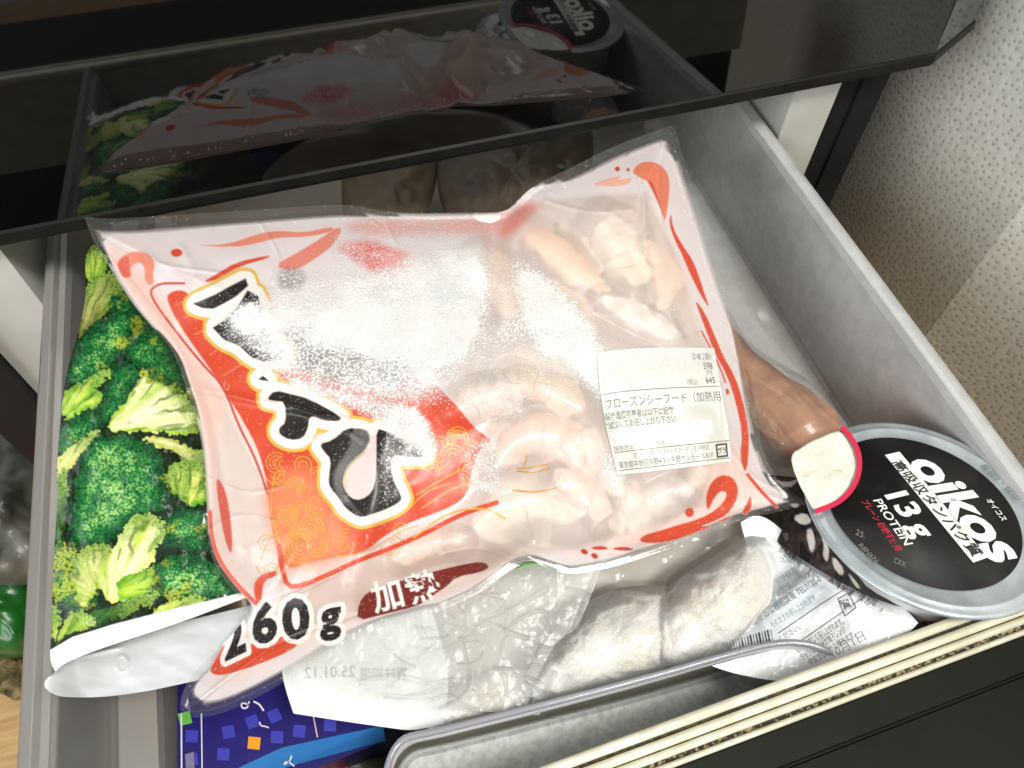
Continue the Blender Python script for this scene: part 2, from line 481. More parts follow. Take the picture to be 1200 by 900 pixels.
# ================================================================== THE SETTING
# wallpaper with small embossed dots
def wallpaper(name, spacing):
    m, nt, b, out = new_mat(name); L = nt.links.new
    geo = nd(nt, 'ShaderNodeNewGeometry')
    sx = nd(nt, 'ShaderNodeSeparateXYZ'); L(geo.outputs['Position'], sx.inputs[0])
    kx = nd(nt, 'ShaderNodeMath', operation='MULTIPLY'); kx.inputs[1].default_value = math.tan(math.radians(9.5)); L(sx.outputs[0], kx.inputs[0])
    ad = nd(nt, 'ShaderNodeMath', operation='SUBTRACT'); L(kx.outputs[0], ad.inputs[0]); L(sx.outputs[1], ad.inputs[1])
    cb = nd(nt, 'ShaderNodeCombineXYZ'); L(ad.outputs[0], cb.inputs[0]); L(sx.outputs[2], cb.inputs[1])
    vo = nd(nt, 'ShaderNodeTexVoronoi', voronoi_dimensions='2D'); vo.inputs['Scale'].default_value = 1 / spacing
    vo.inputs['Randomness'].default_value = .62
    L(cb.outputs[0], vo.inputs['Vector'])
    r = ramp(nt, vo.outputs['Distance'], .10, srgb(198, 195, 176), .25, srgb(238, 237, 226))
    n = noise_node(nt, 260, 4)
    r2 = ramp(nt, n.outputs['Fac'], .3, (.80,) * 3, .7, (1.0,) * 3)
    mx = nd(nt, 'ShaderNodeMix', data_type='RGBA', blend_type='MULTIPLY'); mx.inputs['Factor'].default_value = 1
    L(r.outputs[0], mx.inputs['A']); L(r2.outputs[0], mx.inputs['B']); L(mx.outputs['Result'], b.inputs['Base Color'])
    b.inputs['Roughness'].default_value = .55
    rb = ramp(nt, vo.outputs['Distance'], .05, (0,) * 3, .45, (1,) * 3)
    sm = nd(nt, 'ShaderNodeMath', operation='ADD'); L(rb.outputs[0], sm.inputs[0])
    k = nd(nt, 'ShaderNodeMath', operation='MULTIPLY'); k.inputs[1].default_value = .5; L(n.outputs['Fac'], k.inputs[0]); L(k.outputs[0], sm.inputs[1])
    bp = nd(nt, 'ShaderNodeBump', Strength=.22); bp.inputs['Distance'].default_value = .0006
    L(sm.outputs[0], bp.inputs['Height']); L(bp.outputs[0], b.inputs['Normal'])
    return m
K['wall'] = wallpaper('embossed_wallpaper', .0050)
WX, WY = .36, .222
def struct(name, V, F, mat, smooth=False):
    o = mesh_obj(name, V, F, mat, smooth=smooth); o['kind'] = 'structure'; return o
bd = math.radians(19)
fx, fy = WX + 1.2 * math.sin(bd), WY - 1.2 * math.cos(bd)
ring = [(WX, 1.1), (WX, WY), (fx, fy), (fx + .3, fy), (WX + .3, 1.1)]
V = [(x_, y_, z_) for z_ in (-1.2, 1.2) for x_, y_ in ring]
F = [tuple(range(5))[::-1], tuple(range(5, 10))] + [(i, (i + 1) % 5, 5 + (i + 1) % 5, 5 + i) for i in range(5)]
struct('wall', V, F, K['wall'])

K['wood'] = mat_basic('oak_floor', srgb(206, 170, 118), srgb(178, 138, 90), .4, 14)
nt = K['wood'].node_tree
for n in nt.nodes:
    if n.type == 'TEX_NOISE':
        mp = nd(nt, 'ShaderNodeMapping'); mp.inputs['Scale'].default_value = (1, 9, 1)
        tc = nd(nt, 'ShaderNodeTexCoord'); nt.links.new(tc.outputs['Object'], mp.inputs[0]); nt.links.new(mp.outputs[0], n.inputs['Vector'])
V, F = box_geo(-2.2, 2.2, -2.2, 1.2, -.66, -.605)
struct('floor', V, F, K['wood'])

# ------------------------------------------------------------------ refrigerator body
fr = thing('refrigerator_body', 'white lined fridge compartment with black edges behind the open drawer', 'fridge', (.05, .35, -.6))
g1 = mesh_join([box_geo(.226, .2515, .272, .8, -.6, .4)])
mesh_obj('side_lining', *g1, K['liner'], fr, False)
mesh_obj('side_lining', *box_geo(-.164, -.134, .268, .8, -.6, .4), K['liner'], fr, False)
mesh_obj('edge_frame', *box_geo(.252, .283, .276, .8, -.6, .4), K['black_frame'], fr, False)
mesh_obj('edge_seam', *box_geo(.2665, .2675, .2745, .2765, -.6, .4), K['black_lip'], fr, False)
mesh_obj('edge_frame', *box_geo(-.19, -.1645, .262, .8, -.6, .4), K['black_frame'], fr, False)
mesh_obj('back_lining', *box_geo(-.134, .226, .62, .8, -.6, .4), K['liner'], fr, False)

# ------------------------------------------------------------------ upper drawer front, black glass
ud = thing('upper_drawer_front', 'glossy black glass drawer front mirroring the bags below it', 'drawer', (.1, .28, .02))
a = P(0, 292, .026); b_ = P(1090, 80, .026)
dv = (b_ - a) / np.linalg.norm(b_ - a); a = a - dv * .35
rv = np.array([-dv[1], dv[0], 0])
tl = math.tan(math.radians(5.0))
glass = [(.0012, .0079), (.0012 + tl * .4, .40), (.035 + tl * .4, .40), (.035, .008)]
V, F = extrude_profile(glass, a, b_ - dv * .0005, right=rv)
mesh_obj('glass_panel', V, F, K['black_gloss'], ud, False)
lip = [(.0045, .0005), (.0005, .0012), (0, .0028), (.0004, .0066), (.0016, .0077), (.0038, .0079), (.03, .0078), (.03, .0005)]
V, F = extrude_profile(lip, a, b_, right=rv)
mesh_obj('bottom_edge', V, F, K['black_lip'], ud, False)
e_ = P(1136, 41, .026); dv2 = (e_ - b_) / np.linalg.norm(e_ - b_); rv2 = np.array([-dv2[1], dv2[0], 0])
V, F = extrude_profile(glass, b_ - dv2 * .0, e_, right=rv2)
mesh_obj('corner_panel', V, F, K['black_gloss'], ud, False)
V, F = extrude_profile(lip, b_ + dv2 * .0003, e_ + dv2 * .001, right=rv2)
mesh_obj('corner_edge', V, F, K['black_lip'], ud, False)

# ------------------------------------------------------------------ pulled out drawer
dr = thing('freezer_drawer', 'pulled out grey clear freezer drawer with cream door seal and black front', 'drawer', (.05, .12, -.12))
pr = [(.2215, -.12), (.2215, -.0008), (.2195, 0), (.2145, 0), (.2132, -.003), (.2120, -.016), (.2105, -.060), (.2090, -.0625), (.2005, -.0645), (.110, -.067),
      (.110, -.0685), (.2015, -.066), (.2112, -.0645), (.2122, -.060), (.2137, -.016), (.2150, -.0025), (.2195, -.0025), (.2195, -.12)]
V, F = extrude_profile([(-p[0], p[1]) for p in pr], (0, .37, 0), (0, .018, 0), right=(-1, 0, 0))
# the right side: rim, frosted wall and ledge
mesh_obj('right_wall', V, F, K['tub_frost'], dr, False)
pl = [(-.1275, -.12), (-.1275, -.0012), (-.1264, 0), (-.1232, 0), (-.1222, -.0030), (-.1200, -.0040), (-.1190, -.0075), (-.1165, -.046), (-.1040, -.048), (-.1028, -.051), (-.1010, -.064), (-.092, -.066), (-.090, -.069), (-.088, -.12),
      (-.0895, -.12), (-.0915, -.0705), (-.1020, -.0655), (-.1040, -.052), (-.1046, -.0495), (-.1177, -.0475), (-.1202, -.0085), (-.1210, -.0060), (-.1228, -.005), (-.1255, -.004), (-.1255, -.12)]
V, F = extrude_profile(pl, (0, .018, 0), (0, .37, 0), right=(1, 0, 0))
mesh_obj('left_wall', V, F, K['tub'], dr, False)
mesh_obj('bottom', *box_geo(-.086, .185, .022, .37, -.1225, -.1205), K['frostfloor'], dr, False)
mesh_obj('back_wall', *box_geo(-.084, .2, .368, .371, -.118, -.004), K['tub'], dr, False)
# left front corner: upright ribs of the moulding
for k, (x0, x1) in enumerate(((-.0975, -.0945), (-.0850, -.0822), (-.0735, -.0712))):
    mesh_obj('rib', *box_geo(x0, x1, .022, .075, -.075, -.0555 - .004 * k), K['tub'], dr, False)
mesh_obj('front_ledge', *box_geo(-.028, .21, .0200, .0485, -.050, -.046), K['frostfloor'], dr, False)
# door seal: cream lips with dark grooves
ga = P(630, 900, 0); gb = P(1200, 692, 0); gd = (gb - ga) / np.linalg.norm(gb - ga)
ga = ga - gd * .25; gb = gb + gd * .145
def lipbar(y0, y1, z, bulge=.0009):
    n = 6
    pts = [(-y1, z - .004)]
    for i in range(n + 1):
        t = i / n
        pts.append((-(y1 + (y0 - y1) * t), z + bulge * math.sin(math.pi * t)))
    pts.append((-y0, z - .004))
    return pts[::-1]
for y0, y1, z in ((0, .0029, 0), (.0040, .0066, -.0006), (.0070, .0093, -.0014), (.0106, .0123, -.0006)):
    V, F = extrude_profile(lipbar(y0, y1, z), ga, gb)
    mesh_obj('seal_lip', V, F, K['gasket'], dr, True)
V, F = extrude_profile([(-.0028, -.0018), (-.0028, -.05), (-.0048, -.05), (-.0048, -.0020)], ga, gb)
mesh_obj('seal_groove', V, F, K['groove'], dr, False)
V, F = extrude_profile([(-.0064, -.0026), (-.0064, -.05), (-.0110, -.05), (-.0110, -.0016), (-.0086, -.0016), (-.0082, -.0026)], ga, gb)
mesh_obj('seal_groove', V, F, K['mold'], dr, False)
V, F = extrude_profile([(-.0003, -.003), (-.0003, -.06), (-.0024, -.06), (-.0024, -.003)], ga, gb)
mesh_obj('seal_base', V, F, K['gasket'], dr, False)
V, F = extrude_profile([(-.0119, -.0012), (-.0119, -.3), (-.105, -.3), (-.105, -.0016), (-.0232, -.0016), (-.0228, -.0024), (-.0222, -.0024), (-.0218, -.0014), (-.0128, -.0010)], ga, gb)
mesh_obj('front_panel', V, F, K['black_panel'], dr, False)

# ------------------------------------------------------------------ clear front tray
ty = thing('clear_tray', 'clear lavender tinted plastic tray wall with rounded corners beside the cream seal', 'tray', (.05, .04, -.058))
tp = np.array([(452, 925), (457, 897), (463, 880), (474, 868), (490, 864), (507, 861), (560, 848), (640, 828), (760, 797), (867, 766), (905, 757), (930, 755), (952, 758), (972, 766), (990, 780), (1004, 800)], float)
tp = resample(chaikin(tp, 2, False), 90)
W = P(tp[:, 0], tp[:, 1], np.full(len(tp), -.014))
Tn = np.gradient(W, axis=0); Tn /= np.linalg.norm(Tn, axis=1)[:, None]
Nn = np.stack([-Tn[:, 1], Tn[:, 0], 0 * Tn[:, 0]], 1)
def wallstrip(W, Nn, prof):
    k = len(prof); n = len(W)
    V = [W[i] + Nn[i] * p[0] + np.array([0, 0, p[1]]) for i in range(n) for p in prof]
    F = [(i * k + j, i * k + (j + 1) % k, (i + 1) * k + (j + 1) % k, (i + 1) * k + j) for i in range(n - 1) for j in range(k)]
    F += [tuple(range(k)), tuple(range((n - 1) * k + k - 1, (n - 1) * k - 1, -1))]
    return V, F
V, F = wallstrip(W, Nn, [(0, -.001), (.0016, -.001), (.0006, -.046), (-.0010, -.046)])
mesh_obj('tray_wall', V, F, K['tray'], ty)
V, F = wallstrip(W, Nn, [(.0018, .0004), (.0014, .0010), (.0006, .0012), (-.0002, .0009), (-.0004, 0), (-.0002, -.0008), (.0014, -.0008)])
mesh_obj('tray_rim', V, F, K['trayrim'], ty)

# ------------------------------------------------------------------ what stands on the floor left of the fridge
K['greybag'] = mat_basic('grey_plastic_bag', srgb(120, 118, 108), srgb(70, 70, 62), .35, 25, .5, 40)
K['green'] = mat_basic('green_plastic', srgb(40, 120, 40), srgb(8, 60, 22), .3, 14, .3, 60)
K['straw'] = mat_basic('dry_straw', srgb(150, 132, 90), srgb(66, 60, 34), .8, 90, .6, 200)
V, F = dome([(-120, 480), (10, 490), (70, 560), (72, 660), (40, 690), (-60, 690), (-140, 620)], -.33, .05, rough=.04, rscale=.03, seed=3)
tag(mesh_obj('carrier_bag', V, F, K['greybag']), 'crumpled grey plastic bag on the floor left of the drawer', 'bag')
V, F = dome([(-120, 640), (-40, 640), (40, 655), (60, 700), (50, 770), (-20, 772), (-120, 760)], -.36, .05, rough=.02, rscale=.03, seed=5)
tag(mesh_obj('vegetable_bag', V, F, K['green']), 'dark green plastic wrapped bundle on the floor left of the drawer', 'bag')
V, F = dome([(-120, 745), (0, 752), (40, 762), (44, 800), (22, 826), (0, 810), (-120, 800)], -.40, .03, rough=.02, rscale=.08, seed=6)
tag(mesh_obj('straw_bundle', V, F, K['straw']), 'dry straw coloured bundle under the green bag beside wood floor', 'bundle')

# ================================================================== BROCCOLI BAG
def zbro(X, Y):
    return -.001 + .006 * np.sin(np.clip((X - 60) / 260, 0, 1) * math.pi) ** .6 + .004 * (fbm(X / 55, Y / 70, 4) - .5) + .0018 * (fbm(X / 17, Y / 23, 8) - .5) + .000022 * np.clip(360 - Y, 0, 100)
X, Y = coons([(108, 287), (170, 280), (250, 285), (340, 300)], [(340, 300), (345, 450), (340, 600), (335, 682)],
             [(66, 789), (72, 781), (88, 776), (124, 768), (201, 756), (282, 739), (335, 727)], [(108, 287), (99, 300), (101, 336), (99, 360), (89, 398), (81, 426), (75, 454), (70, 498), (66, 554), (68, 580), (64, 637), (61, 707), (60, 745), (58, 775), (66, 789)], 300, 520, 2)
pt = Print(X, Y, srgb(14, 34, 12), 1.0)
x, y = pt.X, pt.Y
pt.X = x + 9 * (fbm(x / 16, y / 16, 201) - .5) + 4 * (vnoise(x / 4, y / 4, 203) - .5); pt.Y = y + 9 * (fbm(x / 16, y / 16, 207) - .5) + 4 * (vnoise(x / 4, y / 4, 209) - .5)
dc, ic = worley(x / 12.5 + .5 * fbm(x / 10, y / 10, 5), y / 12.5 + .5 * fbm(x / 10, y / 10, 6), 55)
# the printed picture of broccoli: granular florets and pale branching stems
d1, i1 = worley(x / 3.6 + .8 * fbm(x / 9, y / 9, 3), y / 3.6, 2)
d2, i2 = worley(x / 2.0, y / 2.0, 12)
gr = np.clip(1.05 - d1 * 1.1, 0, 1) * .65 + np.clip(1 - d2, 0, 1) * .35
lowf = fbm(x / 26, y / 26, 31)
def floret(poly, hl=(.5, .5), yellow=.25, dark=0.0):
    p = chaikin(poly, 2)
    p = p + np.stack([vnoise(p[:, 0] / 5, p[:, 1] / 5, 3) - .5, vnoise(p[:, 0] / 5, p[:, 1] / 5, 4) - .5], 1) * 6
    idx, d = pt.sd(p, 4)
    if not idx.size: return
    dd = d + 3.0 * (d1[idx] - .5)
    m = 1 - sstep(-1.0, 1.0, dd)
    g = gr[idx]; lf = lowf[idx]
    shd = .22 + .95 * sstep(0, 24, -dd)
    clump = np.clip(1.15 - .75 * dc[idx], .3, 1.1) * (.75 + .5 * ic[idx])
    br = np.clip(.02 + 1.55 * g ** 1.3 * (0.35 + .9 * lf) * (1 - dark) * shd * clump, 0, 1)
    c0 = np.array(srgb(6, 30, 20)); c1 = np.array(srgb(36, 124, 58)); c2 = np.array(srgb(160, 208, 116)); cy_ = np.array(srgb(190, 206, 66))
    t = br[:, None]
    c = np.where(t < .45, c0 + (c1 - c0) * (t / .45), c1 + (c2 - c1) * ((t - .45) / .55))
    ym = sstep(.74 - yellow * .5, .90 - yellow * .4, fbm(x[idx] / 20, y[idx] / 20, 77)) * sstep(.25, .6, g)
    c = c * (1 - .8 * ym[:, None]) + cy_ * .8 * ym[:, None] * (.35 + .65 * g[:, None])
    pt.put(idx, m, None, 1.0)
    pt.c[idx] = pt.c[idx] * (1 - m[:, None]) + c * m[:, None]
def stem(poly, ca, cb, org, seed=0, gran=0.0):
    idx, d = pt.sd(chaikin(poly, 2), 3)
    if not idx.size: return
    m = 1 - sstep(-1.2, .8, d + 5 * (d1[idx] - .55) * sstep(.35, .7, np.hypot(x[idx] - org[0], y[idx] - org[1]) / max(np.hypot(x[idx] - org[0], y[idx] - org[1]).max(), 1)))
    ax, ay = x[idx] - org[0], y[idx] - org[1]
    ang = np.arctan2(ay, ax); rad = np.hypot(ax, ay)
    st = fbm(ang * 9, rad / 45, seed, 3)
    hole = sstep(.80, .86, vnoise(ang * 9 + 3, rad / 30, seed + 40)) * sstep(22, 44, rad)
    edge = sstep(-9, 0, d)
    t = np.clip(.22 + 2.0 * (st - .42) + .55 * edge + .35 * (fbm(x[idx] / 18, y[idx] / 18, seed + 9) - .5), 0, 1)[:, None]
    c = np.array(ca) * (1 - t) + np.array(cb) * t
    a0, a1 = np.percentile(ang, 4), np.percentile(ang, 96); rn = rad / max(np.percentile(rad, 98), 1)
    un = (ang - a0) / max(a1 - a0, .05)
    fr_ = un * (4 + seed % 3) + .9 * fbm(ang * 6, rad / 20, seed + 70)
    gap = sstep(.70 - .16 * rn, .96, np.abs(2 * (fr_ - np.floor(fr_)) - 1)) * sstep(.38, .66, rn)
    c = c * (1 - .8 * gap[:, None]) + np.array(srgb(44, 84, 26)) * .8 * gap[:, None]
    c = c * (.82 + .3 * sstep(.1, .9, un))[:, None]
    c = c * (1 - .65 * hole[:, None]) + np.array(srgb(84, 110, 30)) * .65 * hole[:, None]
    gf = sstep(-22, -5, d + 7 * (d1[idx] - .5)) * sstep(.45, .82, rad / max(rad.max(), 1))
    gc = np.array(srgb(24, 76, 34)) + (np.array(srgb(166, 200, 88)) - np.array(srgb(24, 76, 34))) * np.clip(gr[idx] * 1.15 - .1, 0, 1)[:, None]
    c = c * (1 - .85 * gf[:, None]) + gc * .85 * gf[:, None]
    if gran: c = c * (1 - gran + gran * (0.35 + .9 * gr[idx][:, None]))
    pt.c[idx] = pt.c[idx] * (1 - m[:, None]) + c * m[:, None]
PALE = srgb(240, 244, 186); YG = srgb(176, 204, 66); GRN = srgb(104, 164, 40)
stem([(100, 333), (125, 312), (150, 330), (122, 370), (106, 383), (88, 403)], srgb(190, 190, 110), srgb(96, 108, 34), (80, 430), 5)
floret([(129, 352), (145, 340), (176, 370), (190, 395), (150, 380), (128, 372)], dark=.35)
stem([(96, 296), (112, 283), (128, 310), (120, 326), (99, 330)], srgb(190, 214, 90), srgb(100, 150, 40), (108, 340), 6, .5)
floret([(90, 404), (112, 376), (153, 361), (170, 372), (153, 400), (139, 428), (106, 444), (78, 450), (80, 432)], yellow=.25)
floret([(137, 424), (167, 430), (155, 454), (148, 479), (128, 497), (112, 503), (112, 482), (123, 454)], yellow=.1)
floret([(143, 414), (145, 404), (156, 386), (174, 377), (196, 388), (209, 412), (216, 442), (225, 468), (199, 460), (174, 434), (153, 428)], yellow=.3)
floret([(205, 420), (240, 440), (250, 500), (222, 480), (210, 455)], dark=.4)
stem([(75, 460), (90, 448), (133, 428), (127, 445), (106, 456), (119, 457), (119, 475), (99, 481), (78, 497), (70, 482)], srgb(196, 222, 90), GRN, (60, 500), 1)
floret([(68, 504), (90, 482), (120, 480), (124, 498), (94, 522), (75, 536), (66, 528)], yellow=.2)
stem([(120, 503), (150, 467), (163, 438), (184, 434), (212, 464), (228, 473), (240, 506), (206, 512), (184, 505), (165, 503), (143, 508)], PALE, YG, (118, 508), 2)
floret([(160, 436), (186, 430), (216, 462), (205, 462), (184, 444), (170, 446)], yellow=.8)
stem([(160, 512), (187, 507), (220, 526), (250, 529), (250, 565), (215, 556), (208, 532), (187, 525)], PALE, srgb(206, 210, 90), (150, 508), 3)
floret([(84, 600), (88, 560), (97, 523), (122, 508), (156, 511), (177, 520), (192, 538), (197, 565), (199, 596), (169, 602), (146, 616), (133, 635), (98, 646), (80, 635)], yellow=.06, dark=.12)
stem([(69, 538), (87, 516), (115, 502), (118, 509), (100, 526), (84, 548), (72, 562), (66, 556)], PALE, srgb(214, 220, 120), (60, 570), 4)
stem([(66, 556), (82, 548), (80, 600), (70, 640), (64, 640)], GRN, srgb(40, 90, 24), (60, 640), 14, .3)
stem([(195, 546), (233, 538), (250, 560), (244, 590), (220, 594), (199, 577)], srgb(226, 232, 120), GRN, (215, 610), 7, .55)
floret([(199, 595), (240, 596), (250, 640), (236, 650), (198, 642), (188, 618)], dark=.45)
floret([(60, 643), (79, 631), (95, 646), (84, 666), (90, 685), (112, 697), (113, 713), (82, 718), (62, 706), (60, 678)], yellow=.45)
stem([(85, 650), (127, 635), (129, 653), (116, 675), (111, 700), (91, 714), (85, 682)], srgb(240, 238, 160), YG, (122, 706), 8, .25)
stem([(117, 668), (130, 643), (153, 610), (169, 598), (193, 614), (197, 627), (180, 650), (177, 664), (153, 674), (146, 703), (127, 708), (112, 691)], PALE, srgb(204, 220, 96), (126, 706), 9)
stem([(135, 677), (178, 664), (193, 669), (190, 687), (159, 703), (138, 706)], srgb(180, 214, 70), srgb(110, 170, 30), (120, 700), 10)
floret([(183, 660), (207, 648), (242, 651), (264, 672), (282, 697), (233, 708), (195, 704), (176, 690), (180, 675)], yellow=.3)
floret([(250, 640), (330, 650), (330, 690), (282, 694), (262, 668)], yellow=.2)
stem([(100, 718), (150, 706), (188, 688), (182, 705), (140, 725), (92, 738)], srgb(70, 130, 40), srgb(20, 60, 18), (70, 760), 11)
stem([(62, 757), (82, 718), (97, 712), (103, 724), (119, 727), (88, 742), (67, 752)], srgb(190, 206, 80), srgb(124, 168, 40), (56, 780), 12)
stem([(58, 700), (70, 712), (68, 740), (60, 758)], srgb(232, 232, 150), YG, (60, 780), 15)
stem([(178, 713), (220, 698), (240, 700), (236, 712), (182, 719)], srgb(236, 232, 150), YG, (160, 730), 13)
# white band at the mouth of the bag
pt.X, pt.Y = x, y
pt.fill([(40, 770), (62, 760), (85, 746.5), (137, 730.5), (201, 714), (278, 696), (345, 680), (360, 800), (40, 820)], srgb(232, 234, 232), 1.0, soft=.7, sm=0)
bro = thing('broccoli_bag', 'printed bag of frozen broccoli with a white folded mouth', 'frozen food', P(180, 560, -.06))
V = P(X, Y, zbro(X, Y)).reshape(-1, 3)
K['bro'] = mat_print('broccoli_print', .26, frost=False, clear=False, bump=.25, bscale=70, coat=.5)
mesh_obj('front_film', V, grid_faces(*X.shape), K['bro'], bro, attrs={'ink': pt.c})
# lower film of the open mouth, seen past the upper edge, with the round fold on the left
X2, Y2 = coons([(66, 789), (74, 772), (90, 758), (124, 748), (201, 732), (282, 712), (335, 700)], [(335, 700), (345, 735), (345, 775)],
               [(57, 810), (66, 815), (82, 816.5), (120, 815), (169, 807), (209, 797), (260, 784), (345, 765)], [(66, 789), (57, 793), (52, 799), (52, 805), (57, 810)], 150, 40, 2)
vv = np.linspace(0, 1, 40)[None, :]; uu = np.linspace(0, 1, 150)[:, None]
Z2 = .003 + 0 * X2 + .0013 * (fbm(X2 / 50, Y2 / 26, 17) - .5) + .0005 * np.exp(-((np.hypot((X2 - 143) / 6.5, (Y2 - 778) / 9.5) - 1) / .18) ** 2) + .0012 * np.exp(-((Y2 - 770 + .22 * (X2 - 90)) / 2.5) ** 2) * sstep(70, 90, X2) * (1 - sstep(130, 150, X2)) - (.0005 + .017 * sstep(.0, .16, uu) * (1 - .35 * vv)) - .004 * sstep(0, .3, vv) * (1 - sstep(0, .12, uu))
mesh_obj('back_film', P(X2, Y2, Z2).reshape(-1, 3), grid_faces(150, 40), K['white_film'], bro)
rg = np.array([(163, 748), (170, 752), (170, 764), (163, 768), (158, 762), (158, 752)], float) + np.array([-22, 28])

# ================================================================== SEAFOOD BAG
TOP = [(99, 254), (130, 257), (200, 252), (300, 246), (380, 240), (415, 240), (445, 247), (480, 250), (530, 249), (570, 249), (592, 248), (605, 237), (625, 217), (671, 196), (713, 174), (752, 159), (790, 146)]
RIGHT = [(790, 146), (801, 185), (814, 226), (837, 300), (850, 340), (860, 368), (868, 405), (876, 445), (887, 495), (895, 532), (908, 558), (926, 576), (948, 590)]
BOT = [(211, 832), (228, 843), (262, 836), (300, 818), (350, 790), (400, 756), (445, 735), (493, 720), (517, 716), (560, 697), (600, 666), (623, 658), (647, 667), (668, 674), (710, 667), (750, 655), (790, 641), (840, 622), (870, 608), (912, 600), (948, 590)]
LEFT = [(99, 254), (110, 285), (127, 312), (150, 350), (172, 377), (197, 403), (210, 428), (218, 455), (230, 490), (238, 530), (241, 580), (243, 625), (249, 660), (268, 687), (292, 710), (281, 735), (250, 766), (224, 792), (212, 815), (211, 832)]
OUT = np.array(TOP + RIGHT[1:] + BOT[::-1][1:] + LEFT[::-1][1:-1], float)
# the frozen pieces lying in the bag: (path in the picture, half-width, colour kind, label)
PIECES = [
    ([(706, 262), (722, 285), (733, 312), (738, 335)], (12, 24, 27, 18), 'cream', 'large cream seafood lump near the top right window corner of the bag'),
    ([(722, 248), (735, 252), (744, 262)], (8, 11, 9), 'pink', 'small rounded pinkish piece at the top right corner of the bag window'),
    ([(615, 268), (650, 292), (685, 318), (712, 342)], (16, 22, 18, 10), 'orange', 'long orange tinged shrimp lying diagonally under the upper frost'),
    ([(758, 285), (772, 310), (784, 340), (778, 362)], (12, 19, 18, 10), 'peach', 'peach shrimp beside the right red flame stripe of the bag'),
    ([(705, 350), (745, 372), (790, 392)], (10, 16, 12), 'pale', 'flat translucent squid strip just above the price label'),
    ([(560, 300), (585, 330), (592, 370)], (16, 20, 16), 'peach', 'peach seafood piece between the two white frost patches'),
    ([(535, 478), (565, 462), (602, 460)], (16, 24, 15), 'pale', 'pale seafood lump under the frost right of the red dragon print'),
    ([(600, 440), (640, 455), (680, 478)], (14, 20, 16), 'tan', 'brownish piece under frost left of the price label'),
    ([(585, 545), (600, 515), (640, 505), (670, 525), (676, 550)], (16, 24, 28, 24, 12), 'shrimp', 'curled pinkish shrimp in the middle of the bag left of the label'),
    ([(560, 628), (590, 602), (640, 592), (684, 604)], (16, 33, 35, 14), 'cream', 'big cream squid piece at the lower middle of the bag'),
    ([(655, 560), (690, 580), (706, 610)], (12, 20, 12), 'pink', 'pink shrimp segment below the curled shrimp near the label corner'),
    ([(690, 510), (715, 540), (728, 580)], (16, 26, 12), 'pale', 'white fluffy piece poking out beside the lower left label corner'),
    ([(740, 620), (765, 590), (800, 575)], (12, 22, 16), 'pale', 'pale squid piece under the bottom edge of the price label'),
    ([(820, 500), (830, 540), (815, 570)], (14, 22, 12), 'peach', 'peach piece at the right edge of the window beside the red comma swirl'),
    ([(470, 655), (510, 640), (540, 635)], (14, 18, 12), 'peach', 'peach piece showing below the red and yellow lines'),
    ([(640, 330), (670, 360), (690, 400)], (18, 24, 16), 'peach', 'peach piece half buried in the frost above the price label'),
    ([(600, 500), (560, 520), (545, 560)], (14, 20, 14), 'pale', 'pale piece behind the pink speckled frost at the dragon edge'),
    ([(700, 320), (680, 290), (655, 262)], (14, 18, 12), 'pale', 'pale piece between the orange shrimp and the cream lump'),
    ([(640, 590), (680, 560), (700, 530)], (16, 22, 14), 'peach', 'peach piece lying lower between the curled shrimp and the label'),
    ([(700, 625), (735, 600), (750, 570)], (16, 24, 16), 'cream', 'cream piece deep under the lower left label edge'),
    ([(470, 690), (530, 672), (590, 650)], (12, 18, 12), 'pale', 'pale strip deep above the brown heating sign'),
    ([(765, 270), (800, 330), (812, 390)], (10, 18, 14), 'pale', 'pale piece along the right window edge behind the peach shrimp'),
    ([(570, 470), (620, 420), (690, 440)], (18, 26, 18), 'pale', 'wide pale piece behind the lower frost patch'),
]
_e = np.array([(99, 254, .043), (790, 146, .034), (211, 832, -.006), (948, 590, -.008)])
_k = np.linalg.solve(np.c_[np.ones(4), _e[:, 0], _e[:, 1], _e[:, 0] * _e[:, 1]], _e[:, 2])
